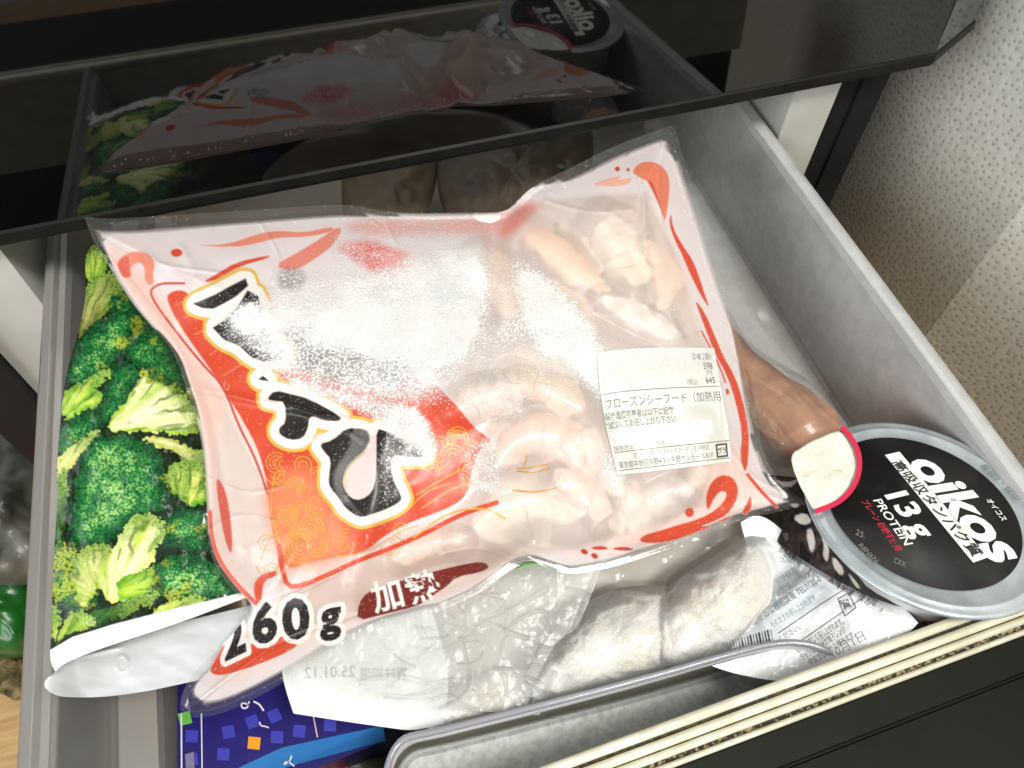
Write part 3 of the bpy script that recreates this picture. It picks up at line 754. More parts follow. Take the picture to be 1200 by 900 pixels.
WR = [([(215, 452), (300, 470), (360, 483), (405, 492)], .0011, 5), ([(200, 380), (245, 470), (262, 560), (275, 640)], .0008, 7), ([(170, 300), (215, 330), (235, 345)], .0006, 6),
      ([(470, 470), (440, 540), (436, 600), (420, 680)], .0018, 16), ([(570, 250), (585, 300), (572, 380), (560, 430)], -.0022, 14), ([(292, 710), (320, 690), (350, 640)], .0016, 9),
      ([(430, 640), (410, 690), (420, 740)], .001, 9), ([(602, 250), (640, 300), (700, 330)], .0008, 10), ([(745, 350), (780, 372), (800, 392)], .0010, 4), ([(755, 230), (757, 270)], .0009, 4),
      ([(640, 665), (600, 640), (570, 640)], .001, 8), ([(850, 600), (800, 625), (740, 640)], .0006, 8), ([(212, 290), (230, 320), (225, 335)], .0005, 5), ([(930, 588), (890, 590), (850, 600)], .0012, 6),
      ([(104, 262), (140, 290), (180, 310), (260, 320)], .0005, 2.2), ([(108, 275), (150, 320), (190, 370)], .0005, 2.2), ([(786, 155), (770, 200), (775, 260)], .0004, 2.2), ([(740, 180), (755, 230), (758, 300)], .0006, 2.5), ([(225, 830), (270, 790), (330, 750), (420, 720)], .0006, 2.5),
      ([(292, 710), (340, 700), (400, 670)], .0006, 2.2), ([(245, 560), (290, 580), (330, 570)], .0005, 2.2), ([(245, 620), (280, 600), (320, 610)], .0005, 2.2), ([(935, 586), (880, 560), (850, 520)], .0005, 2.2), ([(600, 655), (560, 640), (520, 650)], .0006, 2.2), ([(405, 580), (440, 620), (480, 640)], .0005, 2.5),
      ([(330, 470), (400, 500), (430, 520)], .0008, 3), ([(700, 655), (690, 620), (720, 600)], .0006, 2.5), ([(450, 255), (470, 300), (460, 340)], .0005, 2.5), ([(860, 420), (840, 450), (845, 500)], .0005, 2.2), ([(300, 255), (330, 300), (320, 330)], .0005, 2.5), ([(640, 235), (690, 250), (740, 245)], .0006, 2.5)]
def zbag(X, Y, bumps=True):
    sh = np.shape(X); X = np.ravel(np.asarray(X, float)); Y = np.ravel(np.asarray(Y, float))
    z = _k[0] + _k[1] * X + _k[2] * Y + _k[3] * X * Y
    d, ins = seg_dist(segs_of(OUT), X, Y)
    d = np.where(ins, d, 0)
    z = z + .017 * (1 - np.exp(-np.maximum(d - 8, 0) / 70)) + .002 * (fbm(X / 60, Y / 60, 21) - .5) * sstep(0, 40, d)
    wd, wi = worley(X / 6.0, Y / 6.0, 301)
    z = z + .0005 * np.clip(1 - wd / .42, 0, 1) * (wi > .62) * (d < 17) * ((Y < 275) | (X > 780))
    if bumps:
        for path, rad, kind, lab in PIECES[:15]:
            p = chaikin(np.array(path, float), 2, False); r = max(rad) * 1.25
            bb = (X > p[:, 0].min() - r) & (X < p[:, 0].max() + r) & (Y > p[:, 1].min() - r) & (Y < p[:, 1].max() + r)
            if bb.any():
                dd, _ = seg_dist(segs_of(p, False), X[bb], Y[bb])
                z[bb] += .0042 * (np.clip(1 - (dd / r) ** 2, 0, 1) ** 1.5) * (max(rad) / 26)
        for path, h, w in WR:
            p = chaikin(np.array(path, float), 2, False)
            bb = (X > p[:, 0].min() - 3 * w) & (X < p[:, 0].max() + 3 * w) & (Y > p[:, 1].min() - 3 * w) & (Y < p[:, 1].max() + 3 * w)
            if bb.any():
                dd, _ = seg_dist(segs_of(p, False), X[bb], Y[bb]); z[bb] += h * np.exp(-(dd / w) ** 2)
    return z.reshape(sh)
X, Y = coons(TOP, RIGHT, BOT, LEFT, 660, 540, 2)
Zb = zbag(X, Y)
pt = Print(X, Y, (.85, .85, .85), .03)
x, y = pt.X, pt.Y
RED = srgb(222, 78, 44); ORG = srgb(222, 74, 38); SAL = srgb(240, 148, 122); PINKW = srgb(246, 214, 204); LIL = srgb(236, 228, 228); YEL = srgb(222, 178, 62)
WHT = srgb(250, 246, 240); BLK = srgb(24, 20, 20); BRN = srgb(122, 32, 24); CRM = srgb(246, 226, 214)
# printed border, pink at the left
PO = [(117, 274), (172, 274), (240, 267), (315, 261), (390, 255), (450, 254), (520, 254), (575, 252), (602, 244), (611, 225), (626, 219), (665, 213), (682, 208), (713, 191), (739, 181), (781, 163.5),
      (808, 240), (832, 320), (847, 362), (857, 385), (866, 432), (872, 475), (882, 525), (896, 562), (922, 586), (905, 592), (860, 602), (830, 616), (785, 632), (745, 645), (705, 657), (668, 664), (645, 657), (622, 648), (598, 656),
      (556, 687), (516, 706), (490, 710), (440, 724), (395, 744), (345, 776), (300, 802), (262, 819), (238, 822), (226, 812), (232, 798), (262, 770), (290, 738), (300, 712), (272, 682), (254, 655), (247, 620), (244, 570), (240, 520), (232, 478), (221, 445), (213, 420), (196, 397), (172, 373), (152, 345), (132, 312)]
pt.fill(PO, LIL, .94, soft=1.2, sm=1)
pt.fill([(125, 290), (140, 292), (190, 345), (235, 420), (275, 480), (300, 540), (312, 600), (290, 640), (300, 712), (250, 660), (243, 600), (238, 520), (215, 420), (170, 370), (135, 315)], srgb(244, 204, 190), None, soft=14, sm=1)
pt.fill([(255, 480), (290, 500), (318, 580), (325, 650), (300, 700), (265, 660), (250, 600)], srgb(250, 236, 228), .62, soft=12, sm=1)
pt.fill([(290, 720), (330, 700), (420, 672), (480, 690), (400, 740), (330, 770), (280, 800), (240, 805)], srgb(244, 226, 218), .85, soft=8, sm=1)
# clear window
WIN = [(560, 300), (585, 262), (620, 240), (680, 228), (757, 226), (762, 240), (784, 275), (803, 325), (815, 375), (832, 410), (846, 470), (858, 535), (846, 565), (832, 592), (800, 612), (742, 632), (690, 640), (650, 640), (612, 640), (570, 662), (520, 680), (470, 690), (420, 700), (350, 712), (322, 700), (330, 668), (345, 650), (400, 650), (470, 625), (545, 600), (565, 540), (560, 510), (520, 455), (500, 420), (520, 360)]
pt.fill(WIN, srgb(252, 240, 233), .54, soft=5, sm=1)
pt.fill([(330, 690), (420, 668), (520, 640), (640, 640), (700, 640), (600, 652), (556, 686), (490, 708), (420, 726), (350, 735)], srgb(242, 220, 210), .5, soft=10, sm=1)
pt.fill([(840, 500), (858, 520), (905, 590), (860, 600), (740, 645), (650, 655), (700, 635), (800, 608), (832, 575)], srgb(250, 226, 216), .9, soft=5, sm=1)
# dragon: red and orange field with fine scale lines
DR = [(194, 349), (200, 342), (212, 339), (223, 345), (228, 362), (242, 378), (262, 398), (290, 420), (330, 430), (400, 436), (470, 440), (500, 446), (530, 468), (556, 502), (574, 516), (560, 530), (552, 556), (546, 584), (520, 598), (480, 612), (450, 628), (428, 648), (396, 652), (360, 660), (335, 668), (322, 640), (316, 600), (312, 560), (300, 520), (276, 480), (255, 445), (230, 410), (208, 378)]
pt.fill(DR, ORG, .95, soft=1.2)
pt.fill([(310, 575), (345, 545), (372, 560), (392, 600), (420, 640), (396, 656), (340, 672), (322, 650), (314, 610)], srgb(236, 138, 90), .92, soft=14, sm=1)
pt.fill([(262, 470), (276, 478), (292, 510), (304, 545), (300, 550), (282, 515)], srgb(248, 226, 214), .9, soft=2.5, sm=1)
def arcs(cx, cy_, r, n, a0, a1, w=1.5, col=YEL, sq=1.0):
    for k in range(n):
        rr = r * (k + 1) / n
        a = np.linspace(math.radians(a0), math.radians(a1), 14)
        pt.stroke(np.stack([cx + rr * np.cos(a), cy_ + sq * rr * np.sin(a)], 1), w, col, None, .6, 0, .8)
for q in [(352, 640, 20, 4, 60, 330), (365, 618, 14, 3, 90, 380), (338, 604, 11, 3, 0, 360), (345, 572, 12, 3, 180, 380), (355, 545, 10, 2, 150, 400), (536, 512, 12, 3, 120, 380), (530, 535, 14, 3, 180, 330), (548, 550, 11, 2, 160, 340), (515, 520, 9, 2, 150, 390), (470, 622, 9, 2, 90, 330), (318, 668, 8, 2, 0, 330), (330, 560, 9, 2, 90, 300), (372, 640, 12, 3, -60, 200), (312, 636, 9, 2, 60, 330)]:
    arcs(*q)
gr_ = np.random.default_rng(11)
for bx0, by0, bx1, by1, nn in ((318, 540, 380, 660, 14), (500, 505, 560, 590, 9), (395, 625, 470, 650, 4)):
    for k in range(nn):
        cx_, cy0 = gr_.uniform(bx0, bx1), gr_.uniform(by0, by1); a0 = gr_.uniform(0, 360)
        arcs(cx_, cy0, gr_.uniform(6, 14), int(gr_.integers(2, 4)), a0, a0 + gr_.uniform(140, 260), 1.3, srgb(226, 170, 70))
for l in [[(306, 655), (315, 630), (330, 622)], [(300, 664), (309, 678), (322, 672), (330, 655)], [(322, 556), (316, 590), (322, 620), (330, 640)], [(488, 580), (520, 560), (545, 548)], [(495, 595), (530, 572), (552, 566)], [(475, 600), (500, 575), (528, 566)],
          [(398, 652), (430, 648), (470, 622), (490, 616)]]:
    pt.stroke(l, 1.6, YEL, None, .6, 2, .85)
for l in [[(215, 372), (232, 368), (238, 374)], [(228, 392), (246, 384), (252, 388)], [(246, 416), (262, 404), (272, 408)], [(262, 440), (285, 425), (296, 430)], [(205, 358), (218, 352), (226, 354)], [(268, 450), (268, 458), (262, 455), (264, 447)]]:
    pt.stroke(l, 1.3, SAL, None, .6, 2, .8)
# red frame lines
pt.stroke([(327, 640), (330, 665), (337, 688), (355, 686), (390, 671), (417, 658), (462, 641), (500, 624), (530, 608), (556, 597), (582, 589)], 6, RED, .95, .8, 1)
pt.stroke([(512, 455), (530, 478), (553, 502), (572, 517)], 6, RED, .95, .8, 1)
pt.stroke([(485, 630), (508, 612), (530, 600), (556, 595), (576, 598), (592, 608)], 2.2, YEL, .95, .6)
for l in [[(606, 549), (616, 549), (630, 546), (642, 544)], [(606, 552), (625, 554), (644, 549)], [(617, 534), (616, 541), (613, 546)], [(600, 574), (622, 577), (640, 575), (651, 572)]]:
    pt.stroke(l, 2.2, srgb(206, 150, 50), .92, .6)
pt.stroke([(216, 332), (203, 332), (190, 332), (180, 336), (176, 343), (181, 354), (190, 367), (215, 400), (240, 430), (262, 452), (280, 500), (295, 528), (307, 558), (313, 578)], 3.0, srgb(208, 78, 72), .95, .7)
# red flames along the left and upper border
pt.fill([(137, 307), (147, 297), (162, 294), (177, 299), (182, 310), (179, 322), (181, 332), (175, 335), (169, 327), (170, 315), (165, 307), (156, 310), (152, 317), (155, 322), (150, 326), (144, 325), (139, 316)], SAL, .95)
pt.fill([(137, 307), (147, 299), (152, 303), (151, 316), (154, 322), (150, 326), (144, 325), (139, 316)], srgb(226, 108, 90), None)
pt.fill([(199, 296), (203, 291.5), (210, 291), (215, 296), (211, 301), (203, 301)], RED, .95)
pt.fill([(225, 287), (265, 287), (302, 274), (327, 270), (355, 273), (390, 265), (391, 271), (360, 278), (327, 278), (302, 285), (275, 290)], SAL, .95, sm=1)
pt.fill([(240, 329), (252, 322), (277, 307), (315, 299), (316, 302), (281, 312), (256, 327), (242, 331)], RED, .95, sm=1)
pt.fill([(320, 312), (350, 295), (375, 280), (392, 268), (402, 266), (392, 286), (372, 302), (345, 318)], srgb(236, 144, 126), .95, sm=1)
pt.fill([(252, 556), (264, 572), (271, 608), (273, 652), (265, 640), (257, 600)], srgb(222, 96, 78), .9)
pt.stroke([(246, 600), (248, 630), (256, 656), (276, 684), (300, 707)], 5, srgb(226, 100, 80), .95, .8)
pt.fill([(296, 686), (305, 673), (325, 668), (323, 675), (310, 680), (307, 695), (306, 714), (300, 706)], RED, .95, sm=1)
pt.fill([(245, 784), (263, 753), (272, 762), (300, 753), (347, 742), (357, 749), (340, 763), (305, 778), (265, 791), (250, 791)], RED, .95, sm=1)
# red under the frost at the top
pt.fill([(392, 288), (420, 280), (452, 286), (472, 300), (468, 320), (440, 322), (415, 306)], srgb(238, 84, 84), .95, soft=6)
pt.fill([(440, 295), (480, 292), (488, 318), (455, 326)], srgb(246, 150, 146), .95, soft=7)
pt.fill([(395, 262), (470, 258), (560, 258), (600, 250), (625, 236), (640, 240), (600, 275), (520, 275), (430, 278)], srgb(240, 186, 180), .92, soft=8)
pt.fill([(602, 246), (616, 238), (628, 240), (612, 262), (596, 280), (580, 275)], srgb(238, 160, 152), .9, soft=8)
# flames along the right border
pt.fill([(741, 202), (744, 196), (750, 191), (760, 189), (773, 192), (783, 203), (785, 217), (783, 238), (780, 260), (775, 247), (769, 228), (764, 215), (756, 211), (748, 207)], srgb(240, 136, 104), .95, sm=1)
pt.fill([(757, 209), (764, 213), (770, 228), (777, 250), (780, 262), (776, 250), (768, 230)], srgb(214, 84, 60), None, sm=1)
pt.fill([(786, 248), (789, 268), (799, 286), (812, 305), (820, 326), (827, 348), (832, 362), (822, 348), (810, 324), (800, 300), (790, 280), (784, 262)], ORG, .95, sm=1)
pt.fill([(814, 350), (826, 366), (838, 394), (848, 418), (861, 440), (871, 470), (878, 505), (877, 540), (873, 556), (867, 535), (870, 508), (862, 470), (852, 440), (838, 415), (829, 392), (820, 368)], RED, .95, sm=1)
pt.stroke([(822, 388), (836, 414), (846, 436), (850, 448)], 2, RED, .95, .6)
pt.fill([(850, 455), (854, 456), (855, 462), (851, 463)], RED, .95)
pt.stroke([(876, 556), (892, 576), (910, 594)], 4, RED, .95, .8)
pt.fill([(868, 603), (874, 592), (880, 579), (881, 594), (877, 602)], RED, .95, sm=1)
pt.fill([(828, 596), (827, 581), (833, 565), (845, 556), (859, 559), (866, 573), (862, 589), (852, 603), (835, 612), (819, 617), (838, 616), (813, 625), (792, 633), (771, 637), (749, 635.5), (752, 628), (773, 622), (795, 615), (820, 608), (840, 597), (851, 584), (851, 576), (843, 576), (835, 587), (831, 597)], RED, .95, sm=1)
pt.fill([(802, 600), (805, 595), (811, 595), (814, 600), (811, 606), (805, 606)], RED, .95)
pt.fill([(715, 643), (730, 640), (746, 644), (730, 646)], srgb(206, 70, 48), .95)
pt.fill([(838, 613), (850, 607), (862, 604), (850, 611)], RED, .95)
for cx, cy_ in ((684, 646), (696, 651)):
    pt.fill([(cx - 5, cy_), (cx, cy_ - 4), (cx + 6, cy_ + 1), (cx + 2, cy_ + 5)], srgb(190, 60, 44), .95)
pt.fill([(690, 642), (705, 639), (715, 643), (702, 645)], srgb(206, 70, 48), .9)
for px_, py_, rr in ((723.5, 198, 4), (736, 199, 2.8)):
    pt.fill([(px_ - rr, py_), (px_, py_ - rr), (px_ + rr, py_), (px_, py_ + rr)], srgb(206, 70, 60), .95)
pt.fill([(690, 217), (712, 209), (730, 205), (722, 212), (742, 207), (738, 216), (720, 219)], srgb(246, 190, 168), .95)
# big brush characters, half hidden by the frost
KJ = [[(226, 356), (252, 345), (270, 335), (288, 326), (291, 335), (276, 348), (262, 356), (250, 362), (237, 361)],
      [(249, 384), (262, 376), (278, 360), (290, 340), (303, 347), (308, 380), (320, 400), (335, 414), (331, 421), (310, 424), (295, 419), (280, 405), (262, 398)],
      [(302, 445), (308, 440), (316, 447)],
      [(312, 468), (322, 457), (342, 462), (362, 467), (400, 488), (398, 494), (380, 493), (366, 487), (362, 492), (361, 502), (355, 514), (340, 516), (327, 509), (327, 501), (335, 495), (334, 471), (322, 470)],
      [(374, 520), (390, 516), (406, 501), (428, 503), (434, 512), (429, 526), (416, 537), (406, 547), (401, 562), (403, 573), (411, 584), (423, 586), (436, 577), (441, 560), (441, 532), (441, 502), (452, 505), (478, 517), (497, 527), (497, 535), (480, 536), (457, 532), (459, 560), (471, 582), (469, 588), (455, 596), (430, 605), (420, 606), (405, 596), (397, 583), (386, 571), (385, 560), (388, 538), (380, 530)]]
pt.fill([(326, 320), (340, 314), (358, 320), (354, 338), (330, 340)], BLK, .95, 6, 1, .75)
pt.fill([(325, 380), (380, 382), (430, 396), (474, 420), (484, 440), (462, 458), (410, 452), (370, 440), (335, 424)], BLK, .97, 9)
pt.outline(KJ, [(14.5, srgb(228, 190, 84)), (10.5, WHT)])
pt.fill([(432, 512), (442, 506), (442, 560), (436, 577), (422, 586), (410, 584), (402, 573), (400, 562), (405, 547), (416, 537), (428, 527)], srgb(238, 222, 220), .97, 1.5, 1)
pt.stroke([(428, 530), (412, 542), (404, 556), (406, 572)], 2.2, srgb(226, 206, 150), None, .8)
for k in KJ[:3]: pt.fill(k, BLK, .97, .8, 0)
for k in KJ[3:]: pt.fill(chaikin(k, 1), BLK, .97, .8, 0)
pt.fill([(410, 505), (430, 502), (434, 514), (428, 528), (412, 542), (402, 556), (402, 572), (410, 586), (404, 592), (392, 575), (390, 556), (402, 536), (412, 520)], srgb(120, 120, 120), None, 3, 1, .75)  # grey gloss on the black stroke, painted into the ink colour
# weight and the brown heating sign
rot = lambda a, s: ((s * math.cos(math.radians(a)), s * math.sin(math.radians(a))), (s * math.sin(math.radians(a)), -s * math.cos(math.radians(a))))
for ring in (True, False):
    for ch, ox, oy, a, s, sk in (('2', 264, 773, -26, 54, .35), ('6', 297, 755, -16, 59, .2), ('0', 333, 749, -10, 62, .1), ('g', 377, 739, -9, 50, .14)):
        ex, ey = rot(a, s); ey = (ey[0] + ex[0] * sk, ey[1] + ex[1] * sk)
        if ring: pt.text(ch, (ox, oy), ex, ey, WHT, .045, rings=[(5.5, WHT)])
        else: pt.text(ch, (ox, oy), ex, ey, BLK, .045)
pt.fill([(418, 728), (420, 707), (430, 694), (447, 686.5), (483, 677), (517, 667), (556, 658.5), (569, 659), (574, 665), (563, 671), (535, 676), (523, 688), (513, 694), (500, 704), (487, 711), (450, 720)], BRN, .96, sm=1)
for ch, ox, oy, a, s in (('加', 439, 716, -14, 39), ('熱', 482, 706, -16, 38)):
    ex, ey = rot(a, s); pt.text(ch, (ox, oy), ex, ey, WHT, .02)
# embossed pale letters of the film below the label
pt.fill([(560, 260), (574, 262), (578, 290), (566, 300)], srgb(232, 196, 190), .9, soft=8)
# ice crystals inside the bag
ice = np.zeros(x.size)
def frost(poly, dens, soft):
    global ice
    idx, d = pt.sd(chaikin(poly, 2), soft * 2)
    ice[idx] = np.maximum(ice[idx], dens * (1 - sstep(-soft, soft, d)))
frost([(300, 352), (330, 338), (370, 330), (410, 322), (480, 300), (540, 275), (572, 284), (580, 340), (570, 400), (548, 440), (510, 468), (470, 476), (430, 470), (395, 462), (350, 446), (318, 436), (290, 405), (262, 384), (272, 366)], .94, 24)
frost([(355, 392), (372, 356), (420, 340), (480, 330), (510, 295), (545, 282), (566, 300), (572, 345), (562, 400), (540, 430), (500, 440), (480, 432), (430, 424), (385, 416), (350, 410)], 1.35, 18)
frost([(262, 372), (282, 356), (300, 352), (312, 372), (300, 398), (276, 392)], 1.2, 10)
frost([(330, 436), (370, 446), (420, 460), (470, 470), (500, 490), (514, 520), (508, 545), (480, 530), (450, 500), (420, 480), (380, 468), (345, 455)], .92, 9)
frost([(430, 470), (480, 470), (506, 500), (506, 528), (480, 520), (452, 498)], 1.2, 9)
frost([(448, 505), (470, 515), (494, 530), (490, 546), (466, 545), (456, 560), (462, 582), (446, 596)], .50, 9)
frost([(385, 270), (450, 256), (545, 256), (565, 300), (480, 335), (400, 335)], .46, 18)
frost([(590, 300), (620, 300), (660, 335), (700, 370), (716, 410), (730, 440), (716, 480), (690, 470), (660, 430), (620, 420), (590, 390), (580, 340)], .66, 22)
frost([(606, 312), (640, 322), (680, 362), (704, 400), (722, 440), (712, 478), (694, 460), (670, 430), (630, 415), (600, 360)], 1.35, 17)
frost([(560, 380), (600, 330), (700, 400), (740, 440), (700, 480), (600, 460), (520, 480), (500, 450), (540, 400)], .50, 26)
frost([(540, 525), (572, 506), (596, 520), (592, 566), (568, 588), (550, 570)], .64, 14)
frost([(700, 415), (760, 405), (830, 410), (836, 440), (760, 450), (704, 470)], .45, 14)
frost([(690, 535), (730, 520), (738, 575), (724, 590), (705, 560)], .66, 12)
frost([(500, 440), (560, 430), (640, 440), (640, 480), (560, 495), (520, 470)], .46, 20)
frost([(776, 350), (792, 340), (798, 372), (782, 376)], .5, 12)
idx, d = pt.sd(chaikin([(318, 388), (350, 384), (400, 396), (470, 424), (480, 444), (450, 456), (400, 448), (350, 432)], 2), 30)
ice[idx] *= 1 - .20 * (1 - sstep(-14, 14, d))
idx, d = pt.sd([(326, 320), (340, 314), (358, 320), (354, 338), (330, 340)], 20)
ice[idx] = np.maximum(ice[idx], .55 * (1 - sstep(-8, 8, d)))
ice = ice * (.93 + .62 * (fbm(x / 30, y / 30, 61) - .5)) + .22 * (fbm(x / 9, y / 9, 63) - .5) * (ice > .1)
bag = thing('seafood_bag', 'printed red and white bag of frozen seafood with frost under its film', 'frozen food', P(520, 520, -.03))
K['sea'] = mat_print('seafood_print', .40, grain=1250, bump=.16, bscale=80, coat=.14, minop=.03, trans=.35)
o = mesh_obj('front_film', P(X, Y, Zb).reshape(-1, 3), grid_faces(*X.shape), K['sea'], bag, attrs={'ink': pt.c, 'cover': pt.a, 'ice': ice})
# back film: printed pale inside the seal, clear at the seal
sub = (slice(None, None, 6), slice(None, None, 6))
Xs, Ys = X[sub], Y[sub]
d, ins = seg_dist(segs_of(np.array(PO)), Xs.ravel(), Ys.ravel())
d2, _ = seg_dist(segs_of(OUT), Xs.ravel(), Ys.ravel())
zbk = (_k[0] + _k[1] * Xs + _k[2] * Ys + _k[3] * Xs * Ys).ravel() - .0006 - .0065 * (1 - np.exp(-np.maximum(d2 - 8, 0) / 50))
pb = Print(Xs, Ys, srgb(255, 246, 240), .03); pb.a = np.where(ins, .93, .03)
mesh_obj('back_film', P(Xs.ravel(), Ys.ravel(), zbk), grid_faces(*Xs.shape), mat_print('back_print', .4, frost=False, bump=.1, trans=.3, minop=.03), bag, attrs={'ink': pb.c, 'cover': pb.a})

# frozen seafood pieces
for k, c0, c1 in (('cream', (253, 247, 230), (248, 238, 216)), ('pink', (250, 230, 220), (244, 214, 200)), ('orange', (250, 224, 194), (246, 200, 160)), ('peach', (248, 228, 208), (244, 212, 186)), ('pale', (252, 247, 238), (246, 236, 224)), ('tan', (240, 222, 198), (230, 206, 178)), ('shrimp', (246, 222, 206), (236, 202, 184))):
    K['sf_' + k] = mat_basic('seafood_' + k, srgb(*c0), srgb(*c1), .4, 130, .3, 260, sss=.25)
for i, (path, rad, kind, lab) in enumerate(PIECES):
    n = 40
    p = resample(chaikin(np.array(path, float), 2, False), n)
    r = np.interp(np.linspace(0, 1, n), np.linspace(0, 1, len(rad)), rad) * .000335 * (1 + .16 * np.sin(np.linspace(0, 9, n) + i) + .08 * np.sin(np.linspace(0, 23, n) + 2 * i))
    t = np.linspace(0, 1, n); r = r * np.minimum(1, np.sqrt(np.clip(1 - (2 * t - 1) ** 8, .05, 1)))
    sq = .72
    W = P(p[:, 0], p[:, 1], zbag(p[:, 0], p[:, 1]) - sq * r - (.0040 if i < 15 else .0075))
    V, F = tube(W, r, 28, sq)
    V = np.array(V); c = V.mean(0)
    for A, fq in ((.0042, 80), (.0020, 190), (.0007, 420)):
        V = V + A * np.stack([vnoise(V[:, 1] * fq + 7 * i, V[:, 2] * fq + V[:, 0] * fq * .6, 50 + k) - .5 for k in range(3)], 1) * np.array([1, 1, .5])
    kc = (V - CAMP) @ M
    zf_ = zbag(600 - 900 * kc[:, 0] / kc[:, 2], 450 + 900 * kc[:, 1] / kc[:, 2])
    V[:, 2] = np.minimum(V[:, 2], zf_ - .0018)
    tag(mesh_obj('seafood_piece', V, F, K['sf_' + kind]), lab, 'seafood', 'frozen seafood pieces inside the printed bag')

# price label stuck on the bag
LT = [(700, 415), (720, 410), (769, 407), (837, 408)]; LR = [(837, 408), (842, 440), (848, 475), (854, 505), (857, 541)]
LB = [(724, 557), (760, 553), (793, 549), (857, 541)]; LL = [(700, 415), (702, 450), (709, 496), (717, 530), (724, 557)]
nu, nv = 470, 400
Xl, Yl = coons(LT, LR, LB, LL, nu, nv, 2)
uu, vv = np.meshgrid(np.linspace(0, 150, nu), np.linspace(0, 140, nv), indexing='ij')
pl_ = Print(uu, vv, srgb(230, 230, 221), .84)
INK = srgb(44, 42, 38)
def lt(s, u0, v0, h, u1=None, bold=0.0, col=INK):
    pl_.text(s, (u0 * 150, v0 * 140), (h * 140, 0), (0, -h * 140), col, bold, fit=None if u1 is None else (u1 - u0) * 150 / (h * 140), soft=.45)
def rule(v, u0=0.0, u1=1.0): pl_.stroke([(u0 * 150, v * 140), (u1 * 150, v * 140)], .9, INK, .95, .4, 0)
for k in range(14): pl_.fill([(( .80 + k * .0115) * 150, .045 * 140), ((.80 + k * .0115 + (.009 if k % 3 else .004)) * 150, .045 * 140), ((.80 + k * .0115 + (.009 if k % 3 else .004)) * 150, .10 * 140), ((.80 + k * .0115) * 150, .10 * 140)], INK, None, .4, 0)
lt('598', .885, .185, .085, .96, .01); lt('円', .90, .235, .05, .95); lt('645', .885, .305, .075, .965, .01)
lt('（税込', .70, .312, .055, .82)
rule(.335, .03)
lt('フローズンシーフード（加熱用', .02, .455, .095, .985)
lt('保存温度変更者は以下に記載', .005, .545, .068, .58, .012)
lt('加熱してお召し上がり下さい', .02, .615, .066, .585, .012)
pl_.fill([(.055 * 150, .642 * 140), (.875 * 150, .622 * 140), (.878 * 150, .74 * 140), (.06 * 150, .765 * 140)], (.95, .95, .95), 1.0, .5, 0)
lt('保存方法　－18℃以下', .02, .80, .045, .46)
rule(.815, .02)
lt('(株)トーカ堂 フーズストア ガーデン店 中野店', .17, .873, .052, .82)
lt('東京都中野区中野4-3-1 中野サンモールB1F', .03, .945, .062, .85, .006)
rule(.963, .02, .99)
pl_.stroke([(.885 * 150, .842 * 140), (.97 * 150, .842 * 140), (.97 * 150, .945 * 140), (.885 * 150, .945 * 140), (.885 * 150, .842 * 140)], 2.2, INK, None, .5, 0)
lt('プラ', .892, .918, .062, .965, .02)
edge = np.minimum(np.minimum(vv, 140 - vv) / 2.0, np.minimum(uu, 150 - uu) / 2.0).ravel()
fade = .35 + .65 * sstep(10, 45, vv.ravel() + .25 * uu.ravel())
pl_.a = np.clip(pl_.a * (.82 + .18 * sstep(0, 60, vv.ravel())), 0, 1)
icl = .55 * (1 - sstep(15, 50, vv.ravel() + .10 * uu.ravel())) + .25 * (1 - sstep(0, 14, uu.ravel()))
Zl = zbag(Xl[::5, ::5], Yl[::5, ::5])
from_u = np.linspace(0, nu - 1, nu); cu_ = np.arange(0, nu, 5); cv_ = np.arange(0, nv, 5)
Zt = np.stack([np.interp(np.arange(nu), cu_, Zl[:, j]) for j in range(Zl.shape[1])], 1)
Zt = np.stack([np.interp(np.arange(nv), cv_, Zt[i]) for i in range(nu)], 0)
mesh_obj('price_label', P(Xl, Yl, Zt + .0007).reshape(-1, 3), grid_faces(nu, nv), mat_print('label_print', .42, grain=1250, bump=.05, coat=.15), bag, attrs={'ink': pl_.c, 'cover': pl_.a, 'ice': icl})

# ================================================================== OTHER PACKS IN THE DRAWER
def sheet(name, top, right, bot, left, nu, nv, zf, mat, parent=None, ink=None, sm=2):
    X, Y = coons(top, right, bot, left, nu, nv, sm)
    at = {}
    if ink is not None:
        p = Print(X, Y, (.8, .8, .8), 1.0); ink(p); at = {'ink': p.c, 'cover': p.a}
    return mesh_obj(name, P(X, Y, zf(X, Y)).reshape(-1, 3), grid_faces(nu, nv), mat, parent, attrs=at)
def creases(lines, X, Y):
    z = np.zeros(np.shape(X)).ravel(); x = np.ravel(X); y = np.ravel(Y)
    for path, h, w in lines:
        p = chaikin(np.array(path, float), 2, False)
        bb = (x > p[:, 0].min() - 3 * w) & (x < p[:, 0].max() + 3 * w) & (y > p[:, 1].min() - 3 * w) & (y < p[:, 1].max() + 3 * w)
        if bb.any():
            d, _ = seg_dist(segs_of(p, False), x[bb], y[bb]); z[bb] += h * np.exp(-(d / w) ** 2)
    return z.reshape(np.shape(X))

